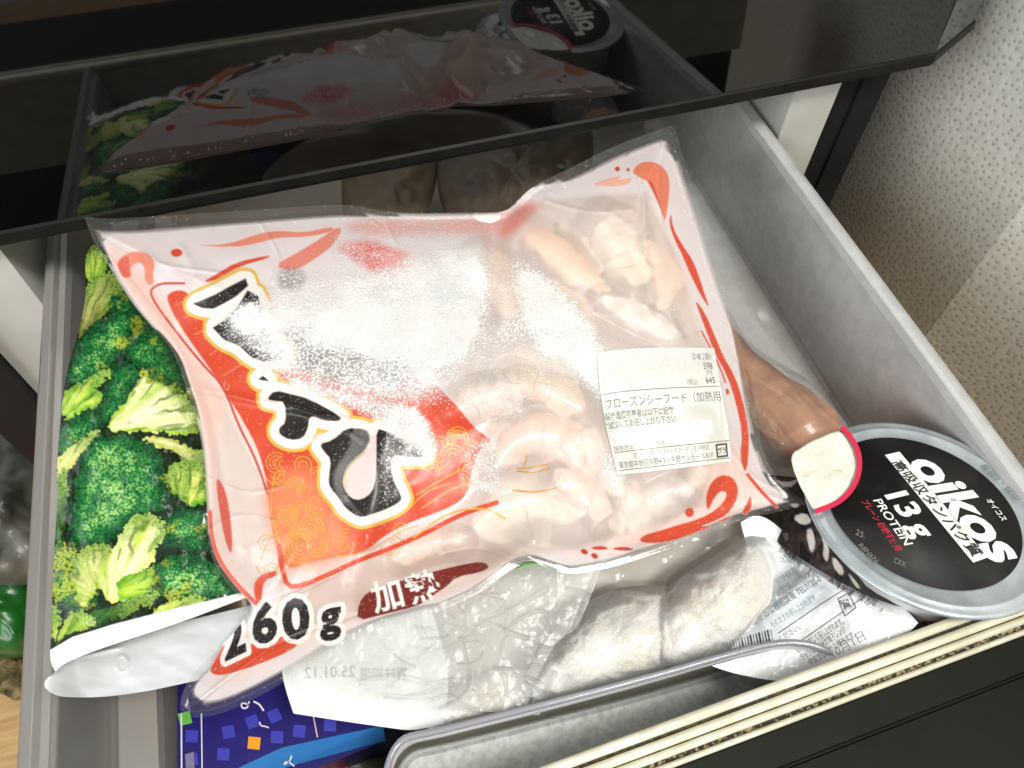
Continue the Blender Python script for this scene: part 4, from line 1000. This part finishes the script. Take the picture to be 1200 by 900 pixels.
# ---- frosted lumps in a clear bag
K['bun'] = mat_basic('frosted_dough', srgb(232, 220, 192), srgb(216, 198, 160), .6, 70, .5, 500, sss=.15)
def mat_rime(name, c0, c1):
    m, nt, b, out = new_mat(name); L = nt.links.new
    n1 = noise_node(nt, 900, 3, .65); n2 = noise_node(nt, 55, 3)
    ad = nd(nt, 'ShaderNodeMath', operation='ADD'); L(n1.outputs['Fac'], ad.inputs[0]); L(n2.outputs['Fac'], ad.inputs[1])
    r = ramp(nt, ad.outputs[0], .74, c0, .95, c1)
    mp = nd(nt, 'ShaderNodeMath', operation='MULTIPLY'); mp.inputs[1].default_value = .9; L(ad.outputs[0], mp.inputs[0]); L(mp.outputs[0], r.inputs[0])
    L(r.outputs[0], b.inputs['Base Color']); b.inputs['Roughness'].default_value = .6
    bp = nd(nt, 'ShaderNodeBump', Strength=.6); bp.inputs['Distance'].default_value = .0012
    L(n1.outputs['Fac'], bp.inputs['Height']); L(bp.outputs[0], b.inputs['Normal'])
    return m
K['rime'] = mat_rime('rime_on_dough', srgb(250, 240, 220), (1.0, .99, .97))
LUMPS = [('frosted_dumpling', [(600, 830), (620, 780), (660, 722), (710, 692), (755, 684), (800, 690), (815, 735), (800, 774), (750, 795), (690, 810), (640, 824)], -.028, .0145, 'left frost covered cream dumpling in the clear bag behind the tray'),
         ('frosted_dumpling', [(760, 716), (790, 680), (830, 656), (872, 628), (902, 628), (916, 660), (912, 705), (884, 742), (845, 764), (806, 778), (776, 782), (764, 750)], -.027, .0150, 'right frost covered cream dumpling beside the silver printed pouch'),
         ('frosted_dumpling', [(490, 838), (540, 800), (590, 780), (640, 790), (660, 812), (610, 831), (540, 849), (500, 858)], -.034, .0115, 'small cream dumpling edge showing under the crumpled clear film')]
for i, (nm, pl2, z, h, lab) in enumerate(LUMPS):
    V, F = dome(pl2, z, h, rough=.007, rscale=.035, seed=20 + i, rings=40, seg=170, under=.9)
    tag(mesh_obj(nm, V, F, K['rime']), lab, 'dumpling', 'frosted dumplings in the clear bag')
db = thing('dumpling_bag', 'clear crinkled plastic bag wrapped round the frosted cream dumplings', 'plastic bag', P(780, 720, -.045))
CR1 = [([(712, 692), (740, 690), (770, 700), (790, 690), (800, 672), (830, 672), (850, 668), (872, 650)], .0016, 4), ([(640, 735), (690, 705), (712, 692)], .0014, 5), ([(830, 640), (850, 655), (858, 668)], .001, 4), ([(895, 640), (912, 670), (908, 700), (880, 738)], .0014, 4),
       ([(838, 735), (850, 745), (846, 760), (836, 762)], .0012, 3), ([(800, 780), (790, 760), (775, 740)], .001, 5), ([(872, 618), (890, 640), (880, 655)], .001, 5), ([(690, 665), (700, 690), (680, 715)], .001, 5)]
def zdb(X, Y):
    base = -.0225 + .004 * (fbm(X / 38, Y / 38, 91) - .5)
    top = np.full(np.size(X), -1.0)
    for nm, pl2, zb_, h, lab in LUMPS:
        d, ins = seg_dist(segs_of(chaikin(np.array(pl2, float), 2)), np.ravel(X), np.ravel(Y))
        d = np.where(ins, d, -d); t = np.clip((d + 10) / 62, 0, 1)
        top = np.maximum(top, np.where(d > -10, zb_ + (h + .0045) * np.sqrt(np.clip(1 - (1 - t) ** 2, 0, 1)), -1))
    z = np.maximum(base, top.reshape(np.shape(X)))
    return z + .5 * creases([(p, h, w * .7) for p, h, w in CR1], X, Y) + .0008 * (fbm(X / 12, Y / 12, 95) - .5)
sheet('film', [(690, 660), (760, 640), (830, 615), (880, 604)], [(880, 604), (906, 640), (916, 690), (890, 735), (852, 766)], [(620, 830), (690, 812), (760, 793), (820, 776), (852, 766)], [(690, 660), (665, 720), (640, 780), (620, 830)], 320, 260, zdb, K['film'], db)
# ---- crumpled clear bag with mirrored date print
cb = thing('clear_bag', 'crumpled clear plastic bag with mirrored date print in front of the seafood bag', 'plastic bag', P(520, 780, -.04))
CR2 = [([(540, 748), (548, 772), (552, 800), (540, 820), (515, 830)], .0016, 2.5), ([(575, 730), (600, 742), (618, 748)], .0016, 3), ([(590, 740), (612, 722), (640, 712), (644, 740)], .0013, 3), ([(604, 790), (618, 800), (622, 812)], .0014, 3), ([(578, 782), (600, 784)], .001, 2.5),
       ([(505, 820), (530, 812), (540, 826), (560, 832)], .0014, 3), ([(665, 690), (690, 695), (700, 712), (680, 720)], .0014, 3), ([(632, 756), (650, 762), (656, 752)], .0012, 2.5), ([(592, 790), (594, 815)], .0008, 3), ([(450, 815), (500, 818), (530, 800)], .0012, 4),
       ([(480, 760), (520, 765), (560, 740)], .001, 5), ([(640, 690), (600, 715), (560, 735)], .0012, 5), ([(700, 670), (672, 735), (632, 836)], .0010, 3), ([(420, 800), (460, 790), (500, 800)], .001, 5)]
cr_ = np.random.default_rng(5)
for k in range(34):
    q = np.array([cr_.uniform(440, 680), cr_.uniform(690, 825)]); a0 = cr_.uniform(0, 6.28); pts = [tuple(q)]
    for j in range(3):
        a0 += cr_.normal() * .6; q = q + cr_.uniform(6, 15) * np.array([math.cos(a0), math.sin(a0)]); pts.append(tuple(q))
    CR2.append((pts, cr_.uniform(.0006, .0014), cr_.uniform(1.6, 2.4)))
def zcb(X, Y):
    return -.0115 - .00007 * np.clip(Y - 720, -60, 120) + .45 * creases([(p, h, w * .62) for p, h, w in CR2], X, Y) + .0032 * (fbm(X / 55, Y / 50, 101, 2) - .5) + .0007 * (fbm(X / 13, Y / 13, 105) - .5)
sheet('clear_film', [(330, 760), (440, 720), (560, 680), (640, 655), (706, 662)], [(706, 662), (690, 705), (662, 770), (632, 838)], [(338, 800), (360, 822), (430, 836), (520, 832), (570, 834), (632, 838)], [(330, 760), (332, 780), (338, 800)], 460, 280, zcb, K['film_milky'], cb)
def ink_label(p):
    p.c[:] = srgb(226, 229, 226); p.a[:] = .97
    ex, ey = (-26, .5), (-.5, -24)
    p.text('25.01.12', (417, 793), (-20, .6), (-.4, -19), srgb(70, 74, 74), 0, soft=.5, fit=3.0)
    p.text('賞味期限', (478, 796), (-17, .2), (-.4, -17), srgb(96, 100, 98), 0, soft=.5, fit=3.3)
K['lab2'] = mat_print('white_tag_print', .4, frost=False, bump=.1, coat=.2, clear=False)
def zl2(X, Y): return -.0115 - .00007 * np.clip(Y - 720, -60, 120) + .003 * (fbm(X / 60, Y / 50, 107) - .5) - .0040 - .0012 * sstep(815, 850, Y)
sheet('white_label', [(328, 765), (380, 745), (440, 728), (505, 712)], [(505, 712), (520, 760), (527, 800), (520, 848)], [(344, 836), (400, 845), (450, 852), (484, 857), (520, 848)], [(328, 765), (332, 800), (344, 836)], 330, 220, zl2, K['lab2'], cb, ink_label)
def ink_green(p):
    p.a[:] = 0.0
K['tape'] = mat_plain('green_tape', srgb(90, 170, 60), .4)
pth = resample(chaikin([(606, 672), (610, 664), (624, 660), (640, 664), (642, 671)], 2, False), 24)
V, F = tube(P(pth[:, 0], pth[:, 1], np.full(24, -.012)), np.full(24, .0009), 8)
mesh_obj('green_stripe', V, F, K['tape'], cb)

# ---- silver printed pouch
sp = thing('silver_pouch', 'silver white pouch printed with small black cooking text beside the black yogurt lid', 'pouch', P(970, 700, -.05))
CR3 = [([(874, 618), (900, 632), (930, 655), (985, 690), (1060, 735)], .0014, 5), ([(1000, 690), (1030, 712), (1050, 722)], .0008, 4), ([(880, 690), (900, 740), (905, 760)], .001, 8), ([(930, 640), (920, 690), (880, 740)], -.0012, 12), ([(1020, 740), (1050, 745), (1075, 735)], .001, 6)]
def zsp(X, Y):
    return -.020 + .015 * sstep(930, 1030, X) + creases(CR3, X, Y) + .0030 * (fbm(X / 40, Y / 40, 111) - .5) + .0010 * (fbm(X / 12, Y / 12, 115) - .5) + .006 * (1 - sstep(880, 930, X)) * (1 - sstep(610, 650, Y))
def ink_pouch(p):
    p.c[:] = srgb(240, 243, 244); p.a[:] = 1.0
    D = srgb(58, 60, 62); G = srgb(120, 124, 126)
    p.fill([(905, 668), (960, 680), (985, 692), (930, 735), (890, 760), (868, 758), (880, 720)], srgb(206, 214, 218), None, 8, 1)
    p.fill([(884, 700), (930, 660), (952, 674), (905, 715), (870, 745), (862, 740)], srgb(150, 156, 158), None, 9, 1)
    a = -33; e = lambda s, an=a: rot(an, s)
    def T(s, x0, y0, size, col=D, an=a, fit=None, b=.01):
        ex, ey = rot(an, size); p.text(s, (x0, y0), ex, ey, col, b, soft=.45, fit=None if fit is None else fit / size)
    T('製造者 お客様相談室 TEL0120-0', 876, 737, 11, srgb(76, 78, 80), fit=104)
    T('お問い合わせは営業日のみ', 868, 728, 10, G, fit=98)
    T('要冷凍 −18℃以下で保存', 862, 718, 10, G, fit=88)
    T('ください。', 914, 753, 9, G, fit=30)
    T('そのままお召し上がれます', 905, 736, 9, G, fit=62)
    for l, w in (([(912, 742), (962, 708), (990, 690)], 1.2), ([(930, 757), (960, 736), (1012, 700)], 1.2), ([(934, 648), (960, 662), (988, 678), (981, 690)], 1.2), ([(934, 648), (928, 656)], 1.2), ([(992, 700), (1004, 688)], 1.2)):
        p.stroke(l, w, D, None, .5, 0)
    T('温めて美味しく召し上がれます。', 934, 766, 9.5, D, fit=66)
    T('ラップをしジャガ電子レンジ', 940, 774, 9.5, D, fit=62)
    T('中火でしっかり焼きます。', 950, 780, 9.5, D, fit=64)
    T('10月1日', 975, 772, 15, srgb(110, 112, 116), -30, fit=46, b=-.005)
    T('名称 冷凍食品', 912, 645, 9, D, 33, fit=30); T('原材料名 小麦粉', 916, 653, 9, D, 33, fit=46)
    T('内容量', 966, 672, 9, D, 33, fit=22); T('賞味期限', 970, 680, 9, D, 33, fit=34); T('枠外下部', 1000, 694, 9, D, 33, fit=30); T('保存方法', 1004, 702, 9, D, 33, fit=34)
    T('凍結前加熱', 1012, 700, 8, G, -50, fit=26)
    p.fill([(984, 704), (994, 698), (1001, 712), (990, 720)], srgb(230, 232, 232), None, .5, 0)
    p.stroke([(982, 702), (994, 695), (1003, 712), (990, 722), (982, 702)], 1.3, D, None, .5, 0)
    T('賞', 988, 714, 11, D, -25, b=.03)
    for k in range(16):
        x0 = 852 + k * 3.4; y0 = 762 - k * 1.0
        p.stroke([(x0, y0 - 9), (x0 + 3, y0 + 6)], 1.0 + (k % 3) * .7, srgb(50, 52, 54), None, .4, 0)
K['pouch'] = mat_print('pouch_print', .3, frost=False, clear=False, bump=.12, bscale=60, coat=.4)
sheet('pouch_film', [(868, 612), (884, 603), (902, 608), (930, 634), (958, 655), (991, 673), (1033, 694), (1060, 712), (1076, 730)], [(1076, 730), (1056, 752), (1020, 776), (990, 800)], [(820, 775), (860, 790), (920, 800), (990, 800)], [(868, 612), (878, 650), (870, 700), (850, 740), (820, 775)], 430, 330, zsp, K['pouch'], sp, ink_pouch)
sheet('back_film', [(868, 612), (930, 634), (1033, 694), (1072, 730)], [(1072, 730), (1056, 755), (990, 800)], [(820, 778), (900, 800), (990, 800)], [(868, 612), (878, 680), (820, 778)], 30, 30, lambda X, Y: -.034 + 0 * X, K['white_film'], sp)

# ---- black bag with white brush lettering below the lid
K['blk_bag'] = mat_print('black_bag_print', .25, frost=False, clear=False, bump=.3, bscale=60, coat=.6)
kb = thing('black_bag', 'glossy black bag with white brush strokes tucked under the yogurt cup', 'pouch', P(950, 620, -.07))
def ink_black(p):
    p.c[:] = srgb(26, 24, 22)
    W2 = srgb(220, 214, 204)
    for q in ([(902, 560), (922, 566), (938, 560), (924, 574)], [(928, 606), (944, 600), (952, 612), (940, 616)], [(944, 622), (952, 618), (956, 640), (950, 650)], [(962, 628), (972, 640), (970, 660), (964, 652), (966, 640)], [(976, 650), (990, 668), (986, 676), (976, 664)], [(992, 668), (1010, 690), (1002, 688)], [(896, 542), (914, 548), (906, 553)], [(924, 590), (938, 590), (932, 596)]):
        p.fill(q, W2, None, .8, 1)
sheet('bag_film', [(896, 556), (940, 560), (1010, 575)], [(1010, 575), (1060, 640), (1110, 720)], [(890, 620), (960, 670), (1040, 710), (1110, 720)], [(896, 556), (890, 590), (890, 620)], 160, 120, lambda X, Y: -.004 - .00022 * np.clip(985 - X, 0, 120) + .003 * (fbm(X / 25, Y / 25, 121) - .5), K['blk_bag'], kb, ink_black)
V, F = dome([(1060, 690), (1110, 690), (1180, 690), (1190, 720), (1130, 740), (1080, 740)], -.011, .005, seed=4, rough=.002)
tag(mesh_obj('red_pouch', V, F, mat_basic('dark_red_film', srgb(150, 40, 48), srgb(110, 24, 34), .3, 40, .2, 80)), 'dark red pouch corner showing under the yogurt lid by the seal', 'pouch')

# ---- sausage in clear wrap
K['ham'] = mat_basic('browned_sausage', srgb(226, 160, 106), srgb(190, 114, 68), .38, 85, .18, 300, coat=.3, sss=.15)
p_ = resample(chaikin(np.array([(846, 372), (862, 405), (884, 440), (912, 474), (938, 500), (958, 522)], float), 2, False), 40)
rr = np.interp(np.linspace(0, 1, 40), [0, .2, .45, .7, .9, 1], [8, 14, 30, 46, 50, 40]) * .00034
V, F = tube(P(p_[:, 0], p_[:, 1], np.full(40, -.049) - .1 * rr), rr, 32, .8)
V = np.array(V); V = V + .0012 * np.stack([vnoise(V[:, 0] * 80, V[:, 1] * 120 + V[:, 2] * 90, 9 + k) - .5 for k in range(3)], 1)
tag(mesh_obj('sausage', V, F, K['ham']), 'brown smoked sausage between the seafood bag and the frosted drawer side', 'sausage')
CR4 = [([(868, 372), (905, 420), (950, 470), (985, 500)], .0016, 2.5), ([(870, 430), (900, 450), (935, 470), (960, 500)], .0012, 2.5), ([(872, 450), (905, 480), (925, 510), (945, 530)], .0013, 3), ([(885, 500), (900, 510), (915, 520)], .001, 3), ([(866, 400), (880, 440), (885, 480)], .001, 3),
       ([(930, 460), (960, 485), (975, 500)], .001, 2.5), ([(895, 535), (925, 545), (950, 540)], .0014, 4)]
sw = thing('sausage_wrap', 'clear crinkled vacuum film stretched over the brown sausage', 'plastic wrap', P(910, 470, -.05))
def zsw(X, Y):
    d, _ = seg_dist(segs_of(p_, False), np.ravel(X), np.ravel(Y)); d = d.reshape(np.shape(X))
    t = np.clip((Y - 372) / 140, 0, 1); rw = 10 + 42 * sstep(.1, .8, t)
    return -.052 + .027 * np.sqrt(np.clip(1 - (d / (rw * 1.25)) ** 2, 0, 1)) * (.35 + .65 * t) + .6 * creases(CR4, X, Y) + .0006 * (fbm(X / 14, Y / 14, 131) - .5)
sheet('film', [(835, 340), (850, 338), (862, 345)], [(862, 345), (910, 405), (960, 460), (996, 498), (1004, 530)], [(880, 560), (915, 575), (950, 570), (1004, 530)], [(835, 340), (850, 400), (862, 470), (880, 560)], 130, 170, zsw, K['film'], sw)

# ---- blue carton
ct = thing('blue_carton', 'dark blue carton with squares and a light blue front edge under the bags', 'box', P(330, 860, -.07))
K['navy'] = mat_basic('navy_card', srgb(38, 30, 120), srgb(30, 24, 104), .35, 30)
K['sky'] = mat_basic('light_blue_card', srgb(70, 150, 224), srgb(60, 136, 214), .35, 30)
K['sq'] = mat_plain('blue_ink', srgb(66, 66, 184), .4); K['or'] = mat_plain('orange_ink', srgb(250, 170, 40), .4); K['grn'] = mat_plain('green_ink', srgb(110, 200, 80), .4); K['whi'] = mat_plain('white_ink', srgb(236, 236, 240), .4)
zt_ = -.056
top_px = np.array([(208, 770), (470, 770), (449, 850), (330, 876), (268, 905), (208, 935)], float)
up = np.array([0, 0, 1.0])
V, F = poly_plane(top_px, (0, 0, zt_), up, 0, .002)
mesh_obj('lid_panel', V, F, K['navy'], ct, False)
fa = P(np.array([449., 330, 268, 208]), np.array([850., 876, 905, 935]), np.full(4, zt_ - .0002))
fb = P(np.array([452., 336, 274, 214]), np.array([868., 899, 930, 962]), np.full(4, zt_ - .009))
V = np.vstack([fa, fb]); F = [(i, i + 1, 5 + i, 4 + i) for i in range(3)]
mesh_obj('front_flap', V, F, K['sky'], ct, False)
bx = P(np.array([208., 470, 452, 214]), np.array([770., 770, 868, 962]), np.full(4, zt_ - .010)); 
V = np.vstack([bx, bx - np.array([0, 0, .045])]); F = [(0, 1, 2, 3), (0, 4, 5, 1), (1, 5, 6, 2), (2, 6, 7, 3), (3, 7, 4, 0)]
mesh_obj('carton_body', V, F, K['navy'], ct, False)
def quad(cx, cy_, s, an):
    c, d = math.cos(math.radians(an)), math.sin(math.radians(an))
    return np.array([(cx + s * (c * a - d * b), cy_ + s * (d * a + c * b)) for a, b in ((-1, -1), (1, -1), (1, 1), (-1, 1))])
for cx, cy_, k, an in ((296, 846, 'sq', -22), (322, 839, 'sq', -24), (325, 864, 'sq', 4), (351, 857, 'sq', 6), (387, 850, 'sq', 2), (225, 863, 'sq', 2), (225, 890, 'sq', -8), (298, 871, 'or', 6), (217, 842, 'grn', -14), (352, 830, 'sq', -20), (268, 858, 'sq', -10), (262, 884, 'sq', 4)):
    V, F = poly_plane(quad(cx, cy_, 7.2, an), (0, 0, zt_), up, .0003)
    mesh_obj('printed_square', V, F, K[k], ct, False)
def line_strip(name, pts, w, mat, parent, z, sm=2):
    p = chaikin(np.array(pts, float), sm, False); t = np.gradient(p, axis=0); t /= np.linalg.norm(t, axis=1)[:, None]
    n = np.stack([-t[:, 1], t[:, 0]], 1); a = p + n * w / 2; b = p - n * w / 2
    zz = np.full(len(p), z) if np.isscalar(z) else np.array(z)
    V = np.vstack([P(a[:, 0], a[:, 1], zz), P(b[:, 0], b[:, 1], zz)]); k = len(p)
    return mesh_obj(name, V, [(i, k + i, k + i + 1, i + 1) for i in range(k - 1)], mat, parent, False)
line_strip('printed_line', [(236, 836), (237, 912)], 1.4, K['whi'], ct, zt_ + .0004)
line_strip('printed_line', [(212.5, 836), (213, 930)], 1.8, K['whi'], ct, zt_ + .0004)
line_strip('printed_line', [(367, 838), (372, 864)], 1.6, mat_plain('pale_pink_ink', srgb(220, 190, 200), .4), ct, zt_ + .0004)
line_strip('script_stroke', [(292, 826), (283, 823), (283, 830), (290, 830), (292, 822)], 2.0, K['whi'], ct, zt_ + .0004)
line_strip('script_stroke', [(297, 822), (304, 825), (309, 833)], 2.2, K['whi'], ct, zt_ + .0004)
line_strip('script_stroke', [(304, 846), (306, 851), (311, 851), (315, 853)], 1.6, K['whi'], ct, zt_ + .0004)
line_strip('script_stroke', [(342, 884), (340, 892), (331, 897), (336, 891), (345, 898)], 1.8, K['whi'], ct, zt_ - .0045)
V, F = dome([(340, 880), (420, 870), (455, 866), (460, 920), (340, 940)], -.095, .008, seed=2, rough=.002)
tag(mesh_obj('olive_pouch', V, F, mat_basic('olive_film', srgb(86, 88, 62), srgb(60, 64, 46), .35, 30, .2, 90)), 'dull olive pouch lying deep under the front of the blue carton', 'pouch')
V, F = dome([(352, 893), (372, 886), (408, 880), (410, 930), (352, 940)], -.086, .004, seed=2, rough=.002)
tag(mesh_obj('red_gold_packet', V, F, mat_basic('red_gold_print', srgb(190, 60, 24), srgb(214, 150, 60), .35, 120, .1, 90, lo=.42, hi=.58)), 'small red and gold packet below the light blue carton edge', 'packet')

# ---- packs at the back, in the shade of the upper drawer
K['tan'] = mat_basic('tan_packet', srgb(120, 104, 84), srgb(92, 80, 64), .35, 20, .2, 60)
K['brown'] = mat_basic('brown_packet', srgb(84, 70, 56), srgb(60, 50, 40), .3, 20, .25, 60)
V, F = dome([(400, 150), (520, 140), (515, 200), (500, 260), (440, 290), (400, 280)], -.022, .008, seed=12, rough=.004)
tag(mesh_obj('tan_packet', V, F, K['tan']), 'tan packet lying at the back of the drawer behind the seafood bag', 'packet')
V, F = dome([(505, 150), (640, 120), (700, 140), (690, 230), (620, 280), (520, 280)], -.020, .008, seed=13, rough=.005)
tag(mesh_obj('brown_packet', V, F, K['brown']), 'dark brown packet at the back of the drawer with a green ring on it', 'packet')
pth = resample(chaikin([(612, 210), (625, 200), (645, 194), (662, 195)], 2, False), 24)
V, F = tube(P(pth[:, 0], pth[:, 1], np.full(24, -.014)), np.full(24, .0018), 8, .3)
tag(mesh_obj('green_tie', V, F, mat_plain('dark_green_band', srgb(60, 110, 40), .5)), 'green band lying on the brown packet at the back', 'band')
# ---- grey pouches that carry the bags (seen in the gaps)
K['pad'] = mat_basic('pale_frozen_pouch', srgb(206, 202, 192), srgb(186, 180, 168), .4, 30, .3, 60)
V, F = dome([(300, 420), (600, 300), (840, 420), (900, 560), (880, 700), (700, 800), (480, 820), (330, 700)], -.062, .030, seed=30, rough=.006, rscale=.02)
tag(mesh_obj('pale_pouch', V, F, K['pad']), 'pale frozen pouch lying under the seafood bag and clear bags', 'pouch')

# ================================================================== YOGURT CUP
LC = np.array([0.17670448, 0.06838948, 0.0]); LN = np.array([0.07930564, 0.18097365, 0.98028524]); LR_ = .0421
IC = np.array([1.75275119e-01, 6.93537744e-02, -6.2e-05])
ux = np.cross([0, 1.0, 0], LN); ux /= np.linalg.norm(ux); uy = np.cross(LN, ux)
yc = thing('yogurt_cup', 'yogurt cup with black and silver foil lid and white pull tab', 'yogurt', LC - LN * .05)
def lathe(prof, seg=96, c=LC):
    V = []; F = []
    for r, h in prof:
        for k in range(seg):
            a = 2 * math.pi * k / seg
            V.append(c + r * (math.cos(a) * ux + math.sin(a) * uy) + h * LN)
    for i in range(len(prof) - 1):
        for k in range(seg):
            F.append((i * seg + k, i * seg + (k + 1) % seg, (i + 1) * seg + (k + 1) % seg, (i + 1) * seg + k))
    return V, F
K['foil'] = mat_basic('silver_foil', srgb(186, 194, 198), srgb(160, 168, 174), .30, 90, .25, 160, metal=.5)
K['cup'] = mat_plain('white_cup', srgb(216, 216, 212), .4)
K['lidblack'] = mat_basic('black_lid_ink', srgb(20, 19, 18), srgb(58, 57, 54), .5, 45, .12, 200, lo=.45, hi=.85, spec=.2)
K['red'] = mat_plain('crimson_ink', srgb(214, 40, 78), .4); K['lw'] = mat_plain('lid_white_ink', srgb(244, 242, 236), .5); K['lr'] = mat_plain('lid_red_ink', srgb(196, 44, 66), .5); K['lg'] = mat_plain('grey_ink', srgb(96, 102, 104), .5); K['lg2'] = mat_plain('pale_stamp_ink', srgb(128, 128, 122), .5)
V, F = lathe([(.0005, 0), (.02, 0), (.033, -.0001), (.0372, -.0002), (.0380, .0004), (.0386, .0004), (.0392, -.0001), (.0408, 0), (LR_, -.0003), (LR_ + .0002, -.0009), (LR_ - .0002, -.0014), (.0395, -.0016)])
mesh_obj('lid', V, F, K['foil'], yc)
V, F = lathe([(.0394, -.0017), (.0385, -.004), (.0365, -.008), (.030, -.055), (.029, -.058), (.0005, -.058)])
mesh_obj('cup_body', V, F, K['cup'], yc)
V, F = lathe([(.0003, .0006), (.0329, .0006), (.0330, .0003)], 96, IC)
mesh_obj('black_disc', V, F, K['lidblack'], yc)
TAB = np.array([(20, 215), (45, 185), (150, 130), (237, 95), (272, 128), (306, 186), (318, 240), (312, 310), (280, 378), (215, 432), (120, 462), (95, 400), (60, 350), (30, 270)], float) / 3.75 + np.array([920, 480])
tb = resample(np.vstack([chaikin(TAB, 3), chaikin(TAB, 3)[:1]]), 97)[:-1]
cc = tb.mean(0); V = []; nr = 18
for i in range(nr):
    q = cc + (tb - cc) * (i + .01) / (nr - 1)
    V.append(PP(q[:, 0], q[:, 1], LC, LN) + LN * (.0014 + .0012 * fbm(q[:, 0] / 12, q[:, 1] / 12, 141)[:, None] - .0006))
V = np.vstack(V); F = [(i * 96 + k, i * 96 + (k + 1) % 96, (i + 1) * 96 + (k + 1) % 96, (i + 1) * 96 + k) for i in range(nr - 1) for k in range(96)]
o = mesh_obj('pull_tab', V, F, mat_basic('white_tab_foil', srgb(236, 234, 220), srgb(222, 220, 204), .35, 60, .4, 90), yc)
so = o.modifiers.new('thickness', 'SOLIDIFY'); so.thickness = .0002
rs = np.array([(238, 95), (272, 128), (306, 186), (319, 240), (313, 310), (280, 378), (215, 434), (122, 466)], float) / 3.75 + np.array([920, 480])
def plane_strip(name, pts, w, mat, parent, lift, sm=2):
    p = chaikin(np.array(pts, float), sm, False); t = np.gradient(p, axis=0); t /= np.linalg.norm(t, axis=1)[:, None]
    n = np.stack([-t[:, 1], t[:, 0]], 1); a = p + n * w / 2; b = p - n * w / 2; k = len(p)
    V = np.vstack([PP(a[:, 0], a[:, 1], LC, LN), PP(b[:, 0], b[:, 1], LC, LN)]) + LN * lift
    return mesh_obj(name, V, [(i, k + i, k + i + 1, i + 1) for i in range(k - 1)], mat, parent, False)
plane_strip('tab_edge', rs, 6.0, K['red'], yc, .0025)
def lid_text(name, body, p0, p1, h_px, mat, lift=.0009, bold=0.0, shear=0.0, off=0.0):
    A = PP(np.array([p0[0], p1[0]], float), np.array([p0[1], p1[1]], float), LC, LN)
    ex = A[1] - A[0]; Lw = np.linalg.norm(ex); ex /= Lw; ey = np.cross(LN, ex)
    V, F, E = text_geo(body, bold)
    w0, w1 = V[:, 0].min(), V[:, 0].max()
    X = (V[:, 0] - w0) / (w1 - w0) * Lw; Y = V[:, 1] * h_px * .000345 + off
    W = A[0] + X[:, None] * ex + Y[:, None] * ey + shear * Y[:, None] * ex + LN * lift
    return mesh_obj(name, W, F, mat, yc, False)
lid_text('brand_lettering', 'oikos', (1061, 542), (1164, 662), 60, K['lw'], bold=.035, shear=.1)
V, F = poly_plane([(1036, 535), (1053, 531), (1156, 655), (1139, 661)], LC, LN, .0009)
mesh_obj('white_banner', V, F, K['lw'], yc, False)
lid_text('banner_lettering', '高吸収タンパク質', (1044, 544), (1140, 655), 15, K['lidblack'], .0012, .012)
lid_text('weight_lettering', '13', (1036, 582), (1057, 609), 36, K['lw'], bold=.03)
lid_text('weight_lettering', 'g', (1061, 617), (1073, 633), 36, K['lw'], bold=.03)
lid_text('protein_lettering', 'PROTEIN', (1022, 588), (1059, 641), 14, K['lw'], bold=.012)
lid_text('flavour_lettering', 'プレーン 砂糖不使用', (1008, 589), (1049, 647), 9.5, K['lr'], bold=.01)
lid_text('kana_lettering', 'オイコス', (1154, 587), (1173, 612), 8.5, K['lw'], bold=.012)
lid_text('rim_lettering', '脂肪0・低GI', (1148, 547), (1189, 588), 9, K['lg'])
lid_text('stamp_lettering', '25.', (1001, 628), (1012, 633), 11, K['lg2'])
lid_text('stamp_lettering', 'CKK', (1046, 661), (1060, 667), 10, K['lg2'])
lid_text('stamp_lettering', 'R8N6N', (1004, 641), (1024, 661), 9, K['lg2'])
